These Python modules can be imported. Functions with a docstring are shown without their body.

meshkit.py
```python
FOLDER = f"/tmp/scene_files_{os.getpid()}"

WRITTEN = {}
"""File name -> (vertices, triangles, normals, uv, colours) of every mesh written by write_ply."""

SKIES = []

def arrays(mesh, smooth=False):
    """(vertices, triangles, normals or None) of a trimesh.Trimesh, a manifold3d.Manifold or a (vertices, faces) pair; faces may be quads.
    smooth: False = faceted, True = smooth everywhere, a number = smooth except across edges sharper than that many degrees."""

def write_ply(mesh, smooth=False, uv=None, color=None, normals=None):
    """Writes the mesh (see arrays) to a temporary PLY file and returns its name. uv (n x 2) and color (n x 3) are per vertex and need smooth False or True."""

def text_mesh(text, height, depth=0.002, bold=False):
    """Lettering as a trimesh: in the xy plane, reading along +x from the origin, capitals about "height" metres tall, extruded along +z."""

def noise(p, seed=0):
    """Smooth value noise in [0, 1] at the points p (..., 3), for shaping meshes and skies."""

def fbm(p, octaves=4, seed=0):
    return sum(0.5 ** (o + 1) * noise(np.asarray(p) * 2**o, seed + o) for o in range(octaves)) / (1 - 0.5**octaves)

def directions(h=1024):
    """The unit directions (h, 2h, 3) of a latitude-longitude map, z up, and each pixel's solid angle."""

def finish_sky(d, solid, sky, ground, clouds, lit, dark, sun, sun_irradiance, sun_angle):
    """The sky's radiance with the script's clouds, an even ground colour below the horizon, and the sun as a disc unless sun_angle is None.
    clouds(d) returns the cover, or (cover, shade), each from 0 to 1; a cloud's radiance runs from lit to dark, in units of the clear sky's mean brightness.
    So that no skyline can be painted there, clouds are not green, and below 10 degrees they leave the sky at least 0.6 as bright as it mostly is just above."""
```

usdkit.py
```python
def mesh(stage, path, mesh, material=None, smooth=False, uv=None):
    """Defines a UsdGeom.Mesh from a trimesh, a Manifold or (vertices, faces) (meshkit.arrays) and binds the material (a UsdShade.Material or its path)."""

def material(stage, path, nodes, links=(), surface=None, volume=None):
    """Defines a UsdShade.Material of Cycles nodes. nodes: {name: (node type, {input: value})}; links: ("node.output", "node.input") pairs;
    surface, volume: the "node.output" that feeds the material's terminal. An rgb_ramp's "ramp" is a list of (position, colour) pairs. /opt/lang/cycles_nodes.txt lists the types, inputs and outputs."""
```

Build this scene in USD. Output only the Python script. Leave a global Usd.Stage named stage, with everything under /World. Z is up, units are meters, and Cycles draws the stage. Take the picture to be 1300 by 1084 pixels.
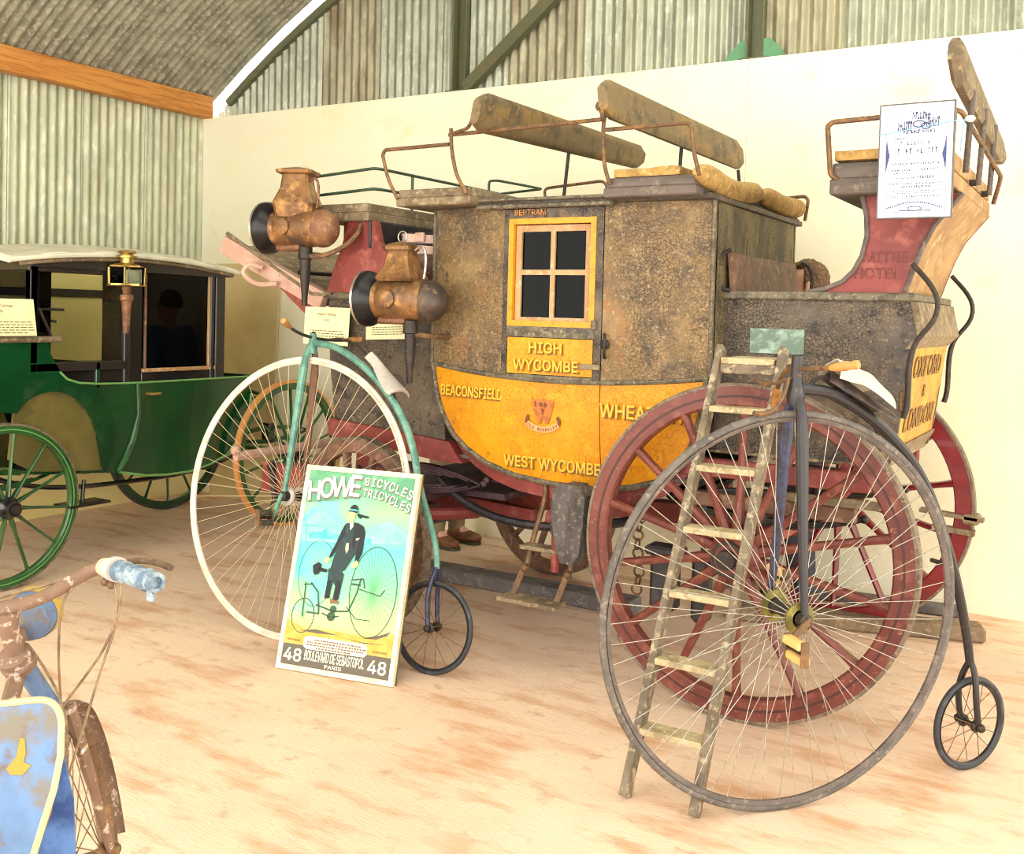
import math, random
import numpy as np, trimesh, usdkit, meshkit
from shapely.geometry import Polygon
from pxr import Usd, UsdGeom, UsdLux, UsdShade, Gf, Sdf

random.seed(7); RNG = np.random.default_rng(7)
stage = Usd.Stage.CreateInMemory()
UsdGeom.SetStageUpAxis(stage, UsdGeom.Tokens.z); UsdGeom.SetStageMetersPerUnit(stage, 1.0)
UsdGeom.Xform.Define(stage, '/World'); UsdGeom.Scope.Define(stage, '/World/Looks')
PI = math.pi

# ---------------------------------------------------------------- camera, daylight, exposure
EXPOSURE = 0.55
cam = UsdGeom.Camera.Define(stage, '/World/camera')
_y, _p, _r = math.radians(31.018), math.radians(1.796), math.radians(1.481)
fwd = np.array([-math.sin(_y)*math.cos(_p), math.cos(_y)*math.cos(_p), -math.sin(_p)])
rt0 = np.array([math.cos(_y), math.sin(_y), 0.0]); up0 = np.cross(rt0, fwd)
rt = rt0*math.cos(_r) + up0*math.sin(_r); up = -rt0*math.sin(_r) + up0*math.cos(_r)
m = Gf.Matrix4d(*rt, 0, *up, 0, *(-fwd), 0, 0, 0, 1.6, 1)
cam.AddTransformOp().Set(m)
cam.CreateHorizontalApertureAttr(36.0); cam.CreateVerticalApertureAttr(36.0*1084/1300)
cam.CreateFocalLengthAttr(36.0*1293/1300)
cam.CreateHorizontalApertureOffsetAttr(0.0); cam.CreateVerticalApertureOffsetAttr(-36.0*103.2/1300)
cam.CreateClippingRangeAttr(Gf.Vec2f(0.05, 200)); cam.CreateExposureAttr(EXPOSURE)
dome = UsdLux.DomeLight.Define(stage, '/World/daylight')
dome.CreateIntensityAttr(1.0); dome.CreateColorAttr(Gf.Vec3f(1.0, 0.97, 0.9))

# ---------------------------------------------------------------- scene tree helpers
WORLD = {'/World': np.eye(4)}
COUNT = {}
def path_for(parent, name):
    k = (parent, name); n = COUNT.get(k, 0); COUNT[k] = n + 1
    return f'{parent}/{name}' + (f'_{n:03d}' if n else '')
def keys(prim, label=None, cat=None, group=None, kind=None):
    for k, v in (('label', label), ('category', cat), ('group', group), ('kind', kind)):
        if v: prim.SetCustomDataByKey(k, v)
def thing(name, label, cat, loc=(0, 0, 0), group=None, kind=None):
    p = path_for('/World', name); x = UsdGeom.Xform.Define(stage, p); x.AddTranslateOp().Set(Gf.Vec3d(*map(float, loc)))
    m = np.eye(4); m[:3, 3] = loc; WORLD[p] = m; keys(x.GetPrim(), label, cat, group, kind); return p
def holder(parent, name, label=None):
    p = path_for(parent, name); x = UsdGeom.Xform.Define(stage, p); WORLD[p] = WORLD[parent]; keys(x.GetPrim(), label); return p
def part(parent, name, mesh, mat, smooth=35, label=None, cat=None, group=None, kind=None):
    if isinstance(mesh, MB): mesh = mesh.mesh()
    p = path_for(parent, name); o = WORLD[parent][:3, 3]
    mesh = trimesh.Trimesh(np.asarray(mesh.vertices) - o, mesh.faces, process=False)
    q = usdkit.mesh(stage, p, mesh, MATS[mat], smooth); WORLD[p] = WORLD[parent]
    keys(q.GetPrim(), label, cat, group, kind); return p
def solo(name, label, cat, mesh, mat, group=None, kind=None, smooth=35):
    if isinstance(mesh, MB): mesh = mesh.mesh()
    lo, hi = mesh.bounds; o = np.array([(lo[0]+hi[0])/2, (lo[1]+hi[1])/2, lo[2]])
    p = path_for('/World', name)
    q = usdkit.mesh(stage, p, trimesh.Trimesh(mesh.vertices - o, mesh.faces, process=False), MATS[mat], smooth)
    q.AddTranslateOp().Set(Gf.Vec3d(*map(float, o))); m4 = np.eye(4); m4[:3, 3] = o; WORLD[p] = m4
    keys(q.GetPrim(), label, cat, group, kind); return p

# ---------------------------------------------------------------- mesh helpers (all in world coordinates)
V = lambda *a: np.array(a, float)
def unit(v): v = np.asarray(v, float); return v/np.linalg.norm(v)
def frame(d):
    d = unit(d); a = V(0, 0, 1) if abs(d[2]) < .9 else V(1, 0, 0)
    x = unit(np.cross(a, d)); return x, np.cross(d, x), d
class MB:
    def __init__(s): s.v, s.f, s.n = [], [], 0
    def add(s, v, f):
        v = np.asarray(v, float); f = np.asarray(f, int)
        if f.shape[1] == 4: f = np.vstack([f[:, [0, 1, 2]], f[:, [0, 2, 3]]])
        s.v.append(v); s.f.append(f + s.n); s.n += len(v); return s
    def tm(s, m): return s.add(m.vertices, m.faces)
    def mesh(s):
        m = trimesh.Trimesh(np.vstack(s.v), np.vstack(s.f), process=False); return m
    # box between two corners, edges chamfered
    def box(s, a, b, c=.004, R=None, o=None):
        a, b = np.minimum(a, b).astype(float), np.maximum(a, b).astype(float); c = min(c, (b - a).min()*.3)
        pts = []
        for i in range(8):
            k = [(i >> j) & 1 for j in range(3)]
            for ax in range(3):
                p = np.where(k, b - c, a + c); p[ax] = (b if k[ax] else a)[ax]; pts.append(p)
        h = trimesh.Trimesh(pts, BOXF, process=False)
        v = np.array(pts)
        if R is not None: o = (a + b)/2 if o is None else np.asarray(o, float); v = (v - o) @ np.asarray(R).T + o
        return s.add(v, BOXF)
    # box along a segment: width w across 'side', height h
    def bar(s, p, q, w, h, side=(0, 0, 1), c=.003):
        p, q = np.asarray(p, float), np.asarray(q, float); d = unit(q - p); y = np.asarray(side, float); y = unit(y - d*(y @ d)); x = np.cross(y, d)
        L = np.linalg.norm(q - p); t = MB(); t.box((-w/2, -h/2, 0), (w/2, h/2, L), c)
        v = np.vstack(t.v); return s.add(p + v[:, :1]*x + v[:, 1:2]*y + v[:, 2:]*d, np.vstack(t.f))
    def tube(s, pts, r, n=10, closed=False, cap=True):
        P = np.asarray(pts, float); k = len(P); r = np.broadcast_to(np.asarray(r, float), (k,))
        T = np.zeros_like(P)
        if closed: T = np.roll(P, -1, 0) - np.roll(P, 1, 0)
        else: T[1:-1] = P[2:] - P[:-2]; T[0] = P[1] - P[0]; T[-1] = P[-1] - P[-2]
        T /= np.linalg.norm(T, axis=1, keepdims=True)
        x = frame(T[0])[0]; X = []
        for t in T: x = unit(x - t*(x @ t)); X.append(x)
        X = np.array(X); Y = np.cross(T, X); a = np.arange(n)*2*PI/n
        v = (P[:, None] + r[:, None, None]*(np.cos(a)[None, :, None]*X[:, None] + np.sin(a)[None, :, None]*Y[:, None])).reshape(-1, 3)
        f = [];
        for i in range(k if closed else k - 1):
            j = (i + 1) % k
            for q in range(n): w = (q + 1) % n; f.append((i*n + q, i*n + w, j*n + w, j*n + q))
        f = np.array(f)
        f = np.vstack([f[:, [0, 1, 2]], f[:, [0, 2, 3]]])
        if cap and not closed:
            v = np.vstack([v, P[:1], P[-1:]]); c0, c1 = k*n, k*n + 1
            f = np.vstack([f, [(c0, (q + 1) % n, q) for q in range(n)], [(c1, (k-1)*n + q, (k-1)*n + (q + 1) % n) for q in range(n)]])
        return s.add(v, f)
    def rod(s, p, q, r, r1=None, n=10): return s.tube([p, q], [r, r if r1 is None else r1], n)
    # lathe: profile [(radius, distance along axis)]
    def lathe(s, prof, o, axis, n=24, closed=False):
        x, y, d = frame(axis); o = np.asarray(o, float); prof = list(prof) + ([prof[0]] if closed else [])
        a = np.arange(n)*2*PI/n; ring = np.cos(a)[:, None]*x + np.sin(a)[:, None]*y
        v = np.vstack([o + d*h + ring*max(r, 1e-5) for r, h in prof]); f = []
        for i in range(len(prof) - 1):
            for q in range(n): w = (q + 1) % n; f.append((i*n + q, i*n + w, (i+1)*n + w, (i+1)*n + q))
        f = np.array(f)
        return s.add(v, f)
    # ring with rectangular (or given) section about centre o, normal d; section [(radius, offset along normal)]
    def ring(s, sec, o, axis, n=64): return s.lathe(sec, o, axis, n, closed=True)
    # extruded polygon: 2-D points, origin, ex, ey, thickness along ez (= ex x ey)
    def prism(s, poly, o, ex, ey, t):
        P = poly if isinstance(poly, Polygon) else Polygon(poly)
        m = trimesh.creation.extrude_polygon(P, abs(t), engine='earcut'); v = np.array(m.vertices)
        ex, ey = unit(ex), unit(ey); ez = np.cross(ex, ey)*np.sign(t)
        f = np.array(m.faces); f = f if t > 0 else f[:, ::-1]
        return s.add(np.asarray(o, float) + v[:, :1]*ex + v[:, 1:2]*ey + v[:, 2:]*ez, f)
    def ball(s, c, r, sub=2):
        m = trimesh.creation.icosphere(sub, 1.0); return s.add(np.asarray(c, float) + np.array(m.vertices)*np.asarray(r, float), m.faces)
    # grid surface f(u,v)->xyz made into a shell: front F, back B arrays (n,m,3)
    def shell(s, F, B):
        n, m = F.shape[:2]; v = np.vstack([F.reshape(-1, 3), B.reshape(-1, 3)]); K = n*m; f = []
        idx = lambda i, j: i*m + j
        for i in range(n - 1):
            for j in range(m - 1):
                a, b, c, d = idx(i, j), idx(i+1, j), idx(i+1, j+1), idx(i, j+1); f += [(a, b, c, d), (K+a, K+d, K+c, K+b)]
        edge = [idx(i, 0) for i in range(n)] + [idx(n-1, j) for j in range(1, m)] + [idx(i, m-1) for i in range(n-2, -1, -1)] + [idx(0, j) for j in range(m-2, 0, -1)]
        for a, b in zip(edge, edge[1:] + edge[:1]): f.append((a, K+a, K+b, b))
        return s.add(v, f)
    def text(s, t, h, o, ex, ey, depth=.003, bold=True, center=True, squeeze=1.0):
        m = meshkit.text_mesh(t, h, depth, bold); v = np.array(m.vertices)
        if center: v[:, 0] -= (v[:, 0].min() + v[:, 0].max())/2
        v[:, 0] *= squeeze; ex, ey = unit(ex), unit(ey); ez = np.cross(ex, ey)
        return s.add(np.asarray(o, float) + v[:, :1]*ex + v[:, 1:2]*ey + v[:, 2:]*ez, m.faces)
def _boxf():
    pts = []
    for i in range(8):
        k = [(i >> j) & 1 for j in range(3)]
        for ax in range(3):
            p = np.where(k, .7, .3); p = p.astype(float); p[ax] = k[ax]; pts.append(p)
    h = trimesh.convex.convex_hull(np.array(pts)); lut = {tuple(np.round(p, 3)): i for i, p in enumerate(pts)}
    return np.array([[lut[tuple(np.round(h.vertices[j], 3))] for j in f] for f in h.faces])
BOXF = _boxf()
def arc(c, r, a0, a1, n, ex, ey): return [np.asarray(c, float) + r*(math.cos(a)*np.asarray(ex) + math.sin(a)*np.asarray(ey)) for a in np.linspace(a0, a1, n)]
def spline(pts, n=40):
    from scipy.interpolate import CubicSpline
    P = np.asarray(pts, float); t = np.r_[0, np.cumsum(np.linalg.norm(np.diff(P, axis=0), axis=1))]
    return CubicSpline(t, P)(np.linspace(0, t[-1], n))
def rounded(pts, r=.03, n=5):
    P = [np.asarray(p, float) for p in pts]; out = [P[0]]
    for a, b, c in zip(P, P[1:], P[2:]):
        k = min(r, np.linalg.norm(a-b)*.45, np.linalg.norm(c-b)*.45); p, q = b + unit(a-b)*k, b + unit(c-b)*k
        out += [(1-t)**2*p + 2*t*(1-t)*b + t*t*q for t in np.linspace(0, 1, n)]
    return out + [P[-1]]
EX, EY, EZ = V(1, 0, 0), V(0, 1, 0), V(0, 0, 1)

# ---------------------------------------------------------------- materials
MATS = {}
def S(*c):
    c = np.array(c, float)/255; return tuple(np.where(c <= .04045, c/12.92, ((c + .055)/1.055)**2.4))
def M(name, base, rough=.6, metal=0., var=(), bump=None, cracks=None, spec=.5, coat=0., coat_rough=.05, sheen=0.):
    """var: (scale, colour, lo, hi[, stretch]); bump: (scale, strength, distance[, stretch]); cracks: (scale, colour, width)"""
    n = {'geo': ('geometry', {}), 'p': ('principled_bsdf', {'roughness': rough, 'metallic': metal, 'specular_ior_level': spec, 'coat_weight': coat, 'coat_roughness': coat_rough, 'sheen_weight': sheen, 'base_color': S(*base)})}
    L = []; last = None
    for i, w in enumerate(var):
        sc, col, lo, hi = w[:4]; st = w[4] if len(w) > 4 else (1, 1, 1)
        n[f'm{i}'] = ('mapping', {'scale': st, 'location': (i*3.1, i*1.7, i*.9)}); n[f'n{i}'] = ('noise_texture', {'scale': sc, 'detail': 5., 'roughness': .62})
        n[f'r{i}'] = ('map_range', {'from_min': lo, 'from_max': hi, 'clamp': True}); n[f'x{i}'] = ('mix', {'color1': S(*base), 'color2': S(*col)})
        L += [('geo.position', f'm{i}.vector'), (f'm{i}.vector', f'n{i}.vector'), (f'n{i}.fac', f'r{i}.value'), (f'r{i}.result', f'x{i}.fac')]
        if last: L.append((last, f'x{i}.color1'))
        last = f'x{i}.color'
    hlast = None
    if cracks:
        n['cw'] = ('noise_texture', {'scale': cracks[0]*.5, 'detail': 3.}); n['ca'] = ('vector_math', {'math_type': 'multiply_add', 'vector2': (.03, .03, .03)})
        n['cv'] = ('voronoi_texture', {'feature': 'distance_to_edge', 'scale': cracks[0]}); n['cr'] = ('map_range', {'from_min': 0., 'from_max': cracks[2], 'to_min': 1., 'to_max': 0., 'clamp': True})
        n['cm'] = ('noise_texture', {'scale': 3.5, 'detail': 4.}); n['cn'] = ('map_range', {'from_min': .34, 'from_max': .56, 'clamp': True}); n['cq'] = ('math', {'math_type': 'multiply'})
        n['cx'] = ('mix', {'color1': S(*base), 'color2': S(*cracks[1])})
        L += [('geo.position', 'cw.vector'), ('cw.color', 'ca.vector1'), ('geo.position', 'ca.vector3'), ('ca.vector', 'cv.vector'), ('cv.distance', 'cr.value'), ('geo.position', 'cm.vector'), ('cm.fac', 'cn.value'), ('cr.result', 'cq.value1'), ('cn.result', 'cq.value2'), ('cq.value', 'cx.fac')]
        if last: L.append((last, 'cx.color1'))
        last = 'cx.color'
        n['bc'] = ('bump', {'strength': .5, 'distance': .004, 'invert': True}); L += [('cq.value', 'bc.height')]; hlast = 'bc.normal'
    if last: L.append((last, 'p.base_color'))
    if bump:
        n['bm'] = ('mapping', {'scale': bump[3] if len(bump) > 3 else (1, 1, 1)}); n['bn'] = ('noise_texture', {'scale': bump[0], 'detail': 5.}); n['bb'] = ('bump', {'strength': bump[1], 'distance': bump[2]})
        L += [('geo.position', 'bm.vector'), ('bm.vector', 'bn.vector'), ('bn.fac', 'bb.height')]
        if hlast: L.append((hlast, 'bb.normal'))
        hlast = 'bb.normal'
    if hlast: L.append((hlast, 'p.normal'))
    MATS[name] = usdkit.material(stage, f'/World/Looks/{name}', n, L, surface='p.BSDF')
def glass(name, tint=(255, 255, 255), ior=1.5, rough=.0):
    MATS[name] = usdkit.material(stage, f'/World/Looks/{name}', {'f': ('fresnel', {'IOR': ior}), 't': ('transparent_bsdf', {'color': S(*tint)}), 'g': ('glossy_bsdf', {'roughness': rough, 'color': (1, 1, 1)}), 'm': ('mix_closure', {})},
        [('f.fac', 'm.fac'), ('t.BSDF', 'm.closure1'), ('g.BSDF', 'm.closure2')], surface='m.closure')
M('concrete', (226, 196, 170), .85, var=[(1.1, (236, 208, 180), .42, .62), (2.2, (208, 162, 126), .5, .66, (1, 3, 1)), (9, (190, 148, 116), .6, .78), (60, (160, 130, 105), .66, .8)], bump=(26, .35, .01, (1, 6, 1)))
M('cream_wash', (244, 228, 164), .9, var=[(.9, (240, 222, 150), .4, .6), (3, (226, 206, 140), .6, .75)])
M('limewash', (247, 240, 206), .9, var=[(.9, (248, 243, 216), .4, .6), (3, (240, 229, 186), .58, .75)], bump=(14, .18, .01))
M('galvanised', (190, 190, 160), .45, .35, var=[(9, (172, 176, 150), .42, .62, (1, 1, .35)), (24, (222, 224, 202), .52, .8, (1, 1, .3)), (3, (160, 150, 112), .55, .75, (1, 1, .2))], bump=(40, .08, .003))
M('galvanised_back', (176, 178, 160), .4, .5, var=[(9, (146, 150, 134), .45, .66, (1, 1, .35)), (30, (206, 208, 194), .54, .76, (1, 1, .4)), (3, (150, 142, 108), .58, .78, (1, 1, .2))], bump=(40, .08, .003))
M('galvanised_worn', (166, 160, 134), .45, .4, var=[(8, (140, 134, 110), .42, .6, (1, 1, .3)), (22, (196, 188, 158), .54, .8, (1, 1, .3)), (4, (128, 108, 78), .6, .75, (1, 1, .4))], bump=(40, .08, .003))
M('roof_zinc', (164, 162, 144), .5, .3, var=[(6, (134, 132, 118), .42, .6), (30, (186, 184, 166), .52, .64)], bump=(40, .08, .003))
M('pine', (208, 142, 66), .55, var=[(5, (180, 110, 44), .45, .62, (8, .6, 8)), (18, (150, 88, 36), .6, .72, (4, .5, 4)), (11, (120, 62, 24), .7, .8)], bump=(20, .1, .004, (6, .5, 6)))
M('green_steel', (92, 96, 70), .5, .1, var=[(7, (104, 98, 66), .5, .65), (20, (122, 84, 50), .64, .74)])
M('bright_green_steel', (92, 142, 104), .5, .1, var=[(9, (82, 120, 84), .5, .65)])
M('coach_hide', (128, 102, 64), .55, var=[(4.5, (96, 80, 60), .45, .62), (9, (150, 122, 82), .5, .68), (17, (76, 64, 52), .58, .7), (3.4, (150, 104, 58), .6, .74), (46, (164, 138, 100), .55, .7)], cracks=(62, (62, 50, 36), .08), bump=(70, .45, .007))
M('coach_hide_dark', (100, 86, 68), .5, var=[(5, (76, 66, 58), .45, .62), (10, (120, 100, 74), .54, .7), (20, (48, 42, 40), .54, .66), (50, (134, 116, 92), .6, .7)], cracks=(70, (36, 31, 29), .12), bump=(60, .4, .007))
M('coach_hide_rear', (124, 108, 72), .6, var=[(6, (84, 74, 50), .42, .58, (1, 1, .5)), (14, (136, 118, 76), .52, .66, (1, 1, .4)), (26, (60, 50, 38), .58, .68, (1, 1, .35))], cracks=(60, (50, 42, 32), .12), bump=(50, .4, .007, (1, 1, .4)))
M('coach_yellow', (222, 148, 8), .42, var=[(5, (206, 132, 8), .45, .62), (12, (228, 158, 18), .5, .66), (24, (176, 104, 14), .62, .74), (9, (168, 98, 12), .6, .76, (1, 1, .2))], cracks=(52, (160, 96, 10), .03), bump=(30, .1, .003), spec=.4)
M('yellow_trim', (222, 148, 12), .45, var=[(20, (200, 126, 12), .5, .68)])
M('hardboard', (216, 194, 142), .7, var=[(2, (204, 182, 130), .45, .6)])
MATS['clear_sheet'] = usdkit.material(stage, '/World/Looks/clear_sheet', {'t': ('transparent_bsdf', {'color': (.86, .86, .80)}), 'd': ('translucent_bsdf', {'color': (.8, .8, .74)}), 'm': ('mix_closure', {'fac': .25})}, [('t.BSDF', 'm.closure1'), ('d.BSDF', 'm.closure2')], surface='m.closure')
M('rear_yellow', (206, 152, 50), .5, var=[(7, (186, 128, 36), .45, .62), (22, (160, 110, 40), .6, .7, (1, 1, .3))], cracks=(30, (130, 90, 40), .04))
M('moulding', (108, 98, 78), .6, var=[(22, (74, 66, 54), .45, .6), (60, (150, 136, 108), .56, .66)])
M('old_wood', (134, 116, 90), .75, var=[(7, (104, 88, 66), .42, .6, (1, .4, 1)), (24, (164, 146, 114), .52, .66), (40, (84, 70, 54), .6, .7)], bump=(40, .25, .004))
M('grey_wood', (104, 92, 84), .7, var=[(8, (82, 72, 66), .42, .6, (.4, .4, 2)), (30, (132, 116, 100), .56, .68)], bump=(40, .2, .004))
M('tan_hide', (172, 132, 84), .6, var=[(7, (140, 104, 64), .42, .6, (1, .5, 1)), (16, (200, 164, 112), .54, .68), (5, (118, 84, 50), .6, .74)], bump=(30, .3, .006))
M('cushion', (176, 140, 78), .8, var=[(14, (146, 112, 60), .45, .6), (40, (200, 168, 108), .54, .66)], bump=(60, .3, .004))
M('backrest_hide', (118, 98, 64), .55, var=[(5, (150, 118, 62), .5, .66, (1, .5, 1)), (9, (84, 70, 52), .5, .64), (36, (146, 124, 84), .58, .68)], bump=(40, .3, .005))
M('maroon', (116, 58, 48), .42, var=[(6, (98, 46, 40), .42, .6), (16, (136, 80, 64), .52, .7), (44, (154, 106, 84), .62, .7)], bump=(50, .15, .003), spec=.45)
M('maroon_fresh', (128, 28, 34), .3, var=[(7, (110, 24, 28), .42, .6)], coat=.4)
M('dusty_red', (136, 56, 48), .55, var=[(5, (116, 46, 42), .42, .6), (14, (158, 86, 74), .52, .68), (40, (110, 60, 46), .6, .7)], bump=(40, .15, .003))
M('pink_board', (190, 150, 132), .7, var=[(6, (206, 172, 152), .45, .6), (20, (160, 112, 92), .58, .7)], bump=(30, .15, .003))
M('dusty_brown', (128, 92, 72), .65, var=[(8, (100, 70, 56), .42, .6), (24, (156, 118, 94), .54, .66)], bump=(40, .2, .004))
M('purple_hide', (88, 62, 70), .6, var=[(8, (66, 46, 54), .42, .6), (20, (116, 88, 90), .55, .68)], bump=(30, .3, .006))
M('iron_tyre', (128, 112, 96), .6, .4, var=[(20, (96, 82, 70), .45, .6), (60, (160, 140, 116), .56, .66)])
M('black_iron', (52, 46, 42), .5, .4, var=[(20, (78, 60, 46), .52, .66), (60, (96, 84, 74), .62, .7)])
M('rusty_iron', (112, 86, 62), .6, .4, var=[(18, (146, 106, 66), .48, .62), (50, (74, 58, 48), .56, .66)])
M('green_wire', (58, 78, 58), .45, .2, var=[(20, (82, 96, 68), .52, .64)])
M('lamp_copper', (150, 108, 66), .45, .45, var=[(9, (112, 80, 52), .42, .6), (20, (184, 140, 84), .52, .66), (6, (92, 72, 60), .56, .7)], bump=(30, .15, .003))
M('lamp_brown', (138, 96, 66), .55, .3, var=[(8, (110, 76, 56), .42, .6), (26, (164, 120, 84), .54, .66)], bump=(40, .15, .003))
M('lamp_dome', (92, 76, 64), .5, .35, var=[(9, (64, 54, 50), .42, .6), (26, (126, 98, 74), .54, .66)], bump=(40, .15, .003))
M('bezel_black', (30, 28, 30), .3, .3, var=[(30, (190, 170, 150), .68, .74)])
M('silver_rim', (200, 196, 186), .3, .9)
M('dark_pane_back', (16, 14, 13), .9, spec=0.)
M('sash_wood', (186, 150, 106), .55, var=[(9, (164, 124, 80), .42, .6, (1, 1, .3)), (30, (206, 176, 132), .54, .66)])
M('brass', (196, 168, 96), .35, .85, var=[(20, (168, 140, 80), .45, .6)])
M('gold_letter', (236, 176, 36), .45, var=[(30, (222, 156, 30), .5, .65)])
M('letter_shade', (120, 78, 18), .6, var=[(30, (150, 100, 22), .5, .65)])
M('faded_gold', (190, 124, 66), .6, var=[(30, (120, 90, 60), .48, .6)])
M('dark_letter', (128, 94, 44), .6, var=[(60, (150, 110, 44), .5, .62)])
M('maroon_letter', (104, 42, 38), .6, var=[(50, (136, 66, 52), .5, .62)])
M('crest_brown', (190, 108, 34), .55, var=[(30, (160, 84, 26), .45, .62), (50, (214, 150, 60), .58, .68)])
M('crest_dark', (110, 60, 26), .6); M('banner_pink', (222, 158, 100), .6)
M('teal_card', (104, 124, 110), .7, var=[(14, (156, 180, 164), .45, .6)])
M('leather_black', (38, 34, 38), .45, var=[(14, (64, 56, 56), .5, .65)])
M('leather_brown', (120, 84, 62), .5, var=[(9, (92, 62, 46), .42, .6), (26, (150, 112, 86), .54, .66)])
M('strap_pink', (214, 180, 160), .55, var=[(14, (190, 140, 122), .5, .65)])
M('brake_wood', (88, 82, 78), .75, var=[(12, (60, 56, 54), .42, .6, (1, 1, .3)), (40, (128, 118, 106), .54, .66)], bump=(40, .35, .006, (1, 1, .3)))
M('green_gloss', (8, 66, 32), .2, var=[(2, (6, 54, 26), .45, .6)], coat=.8, coat_rough=.03)
M('green_wheel', (34, 88, 38), .3, var=[(7, (24, 68, 32), .45, .62), (26, (60, 112, 60), .6, .75)], coat=.5)
M('green_line', (110, 160, 90), .4)
M('black_gloss', (20, 18, 20), .18, coat=.6)
M('black_coach', (40, 34, 32), .35, var=[(20, (60, 48, 40), .55, .68)], coat=.3)
M('roof_cloth', (226, 222, 200), .55, var=[(4, (206, 206, 180), .45, .62), (1.5, (190, 196, 170), .58, .7)])
M('upholstery', (66, 54, 48), .85, var=[(30, (90, 76, 62), .5, .62)], bump=(60, .3, .004))
M('wheelhouse_brown', (104, 96, 50), .35, var=[(3, (120, 108, 58), .45, .6), (2, (80, 70, 34), .56, .7)], coat=.4)
M('orange_rubber', (214, 150, 84), .7)
M('card_cream', (232, 224, 172), .7, var=[(5, (234, 228, 184), .45, .6)])
M('paper_white', (216, 218, 226), .35)
M('ink', (112, 96, 48), .8); M('ink_blue', (70, 78, 124), .8); M('ink_grey', (96, 102, 136), .8)
M('string_blue', (130, 180, 220), .7)
M('frame_dark', (92, 88, 86), .5)
M('poster_frame', (232, 226, 176), .5, var=[(12, (244, 240, 214), .45, .6), (30, (212, 196, 130), .6, .74)])
M('frame_side', (96, 84, 62), .6)
M('p_ivory', (246, 242, 214), .7); M('p_shadow', (120, 104, 96), .7); M('p_green', (92, 156, 120), .7, var=[(14, (112, 176, 132), .45, .6)])
M('p_suit', (44, 62, 64), .7, var=[(50, (32, 92, 86), .55, .68)]); M('p_suit_dark', (34, 40, 46), .7); M('p_skin', (226, 180, 142), .7); M('p_line', (70, 98, 76), .8); M('p_teal', (78, 190, 186), .7, var=[(30, (110, 214, 200), .45, .62)])
M('p_hill', (128, 214, 186), .7, var=[(20, (150, 226, 196), .45, .6)]); M('p_orange', (226, 168, 70), .7, var=[(20, (234, 186, 96), .45, .6)]); M('p_dark', (104, 96, 84), .7); M('p_wheel', (120, 196, 140), .8); M('p_pink', (224, 178, 160), .7); M('p_brown', (140, 108, 70), .7)
M('teal_enamel', (98, 150, 130), .35, var=[(14, (70, 122, 110), .45, .6), (50, (150, 180, 150), .6, .7)], coat=.3)
M('white_rubber', (232, 222, 202), .6, var=[(14, (206, 192, 170), .45, .62)])
M('grey_rubber', (104, 96, 88), .7, var=[(14, (82, 76, 70), .42, .6), (50, (140, 128, 112), .55, .68)], bump=(80, .2, .003))
M('black_rubber', (48, 48, 52), .6, var=[(20, (76, 76, 78), .5, .65)])
M('black_enamel', (44, 40, 42), .4, .1, var=[(30, (84, 70, 58), .6, .72)])
M('blue_black_enamel', (58, 62, 92), .35, .2, var=[(30, (44, 44, 58), .45, .6), (60, (120, 106, 92), .64, .74)])
M('spoke_steel', (176, 172, 160), .4, .6, var=[(40, (140, 128, 108), .5, .62)])
M('pale_spoke', (214, 196, 160), .45, .3)
M('olive_brass', (132, 122, 58), .45, .5, var=[(30, (104, 96, 50), .45, .6)])
M('horn', (190, 140, 76), .4, var=[(16, (150, 100, 54), .45, .62)])
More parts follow.
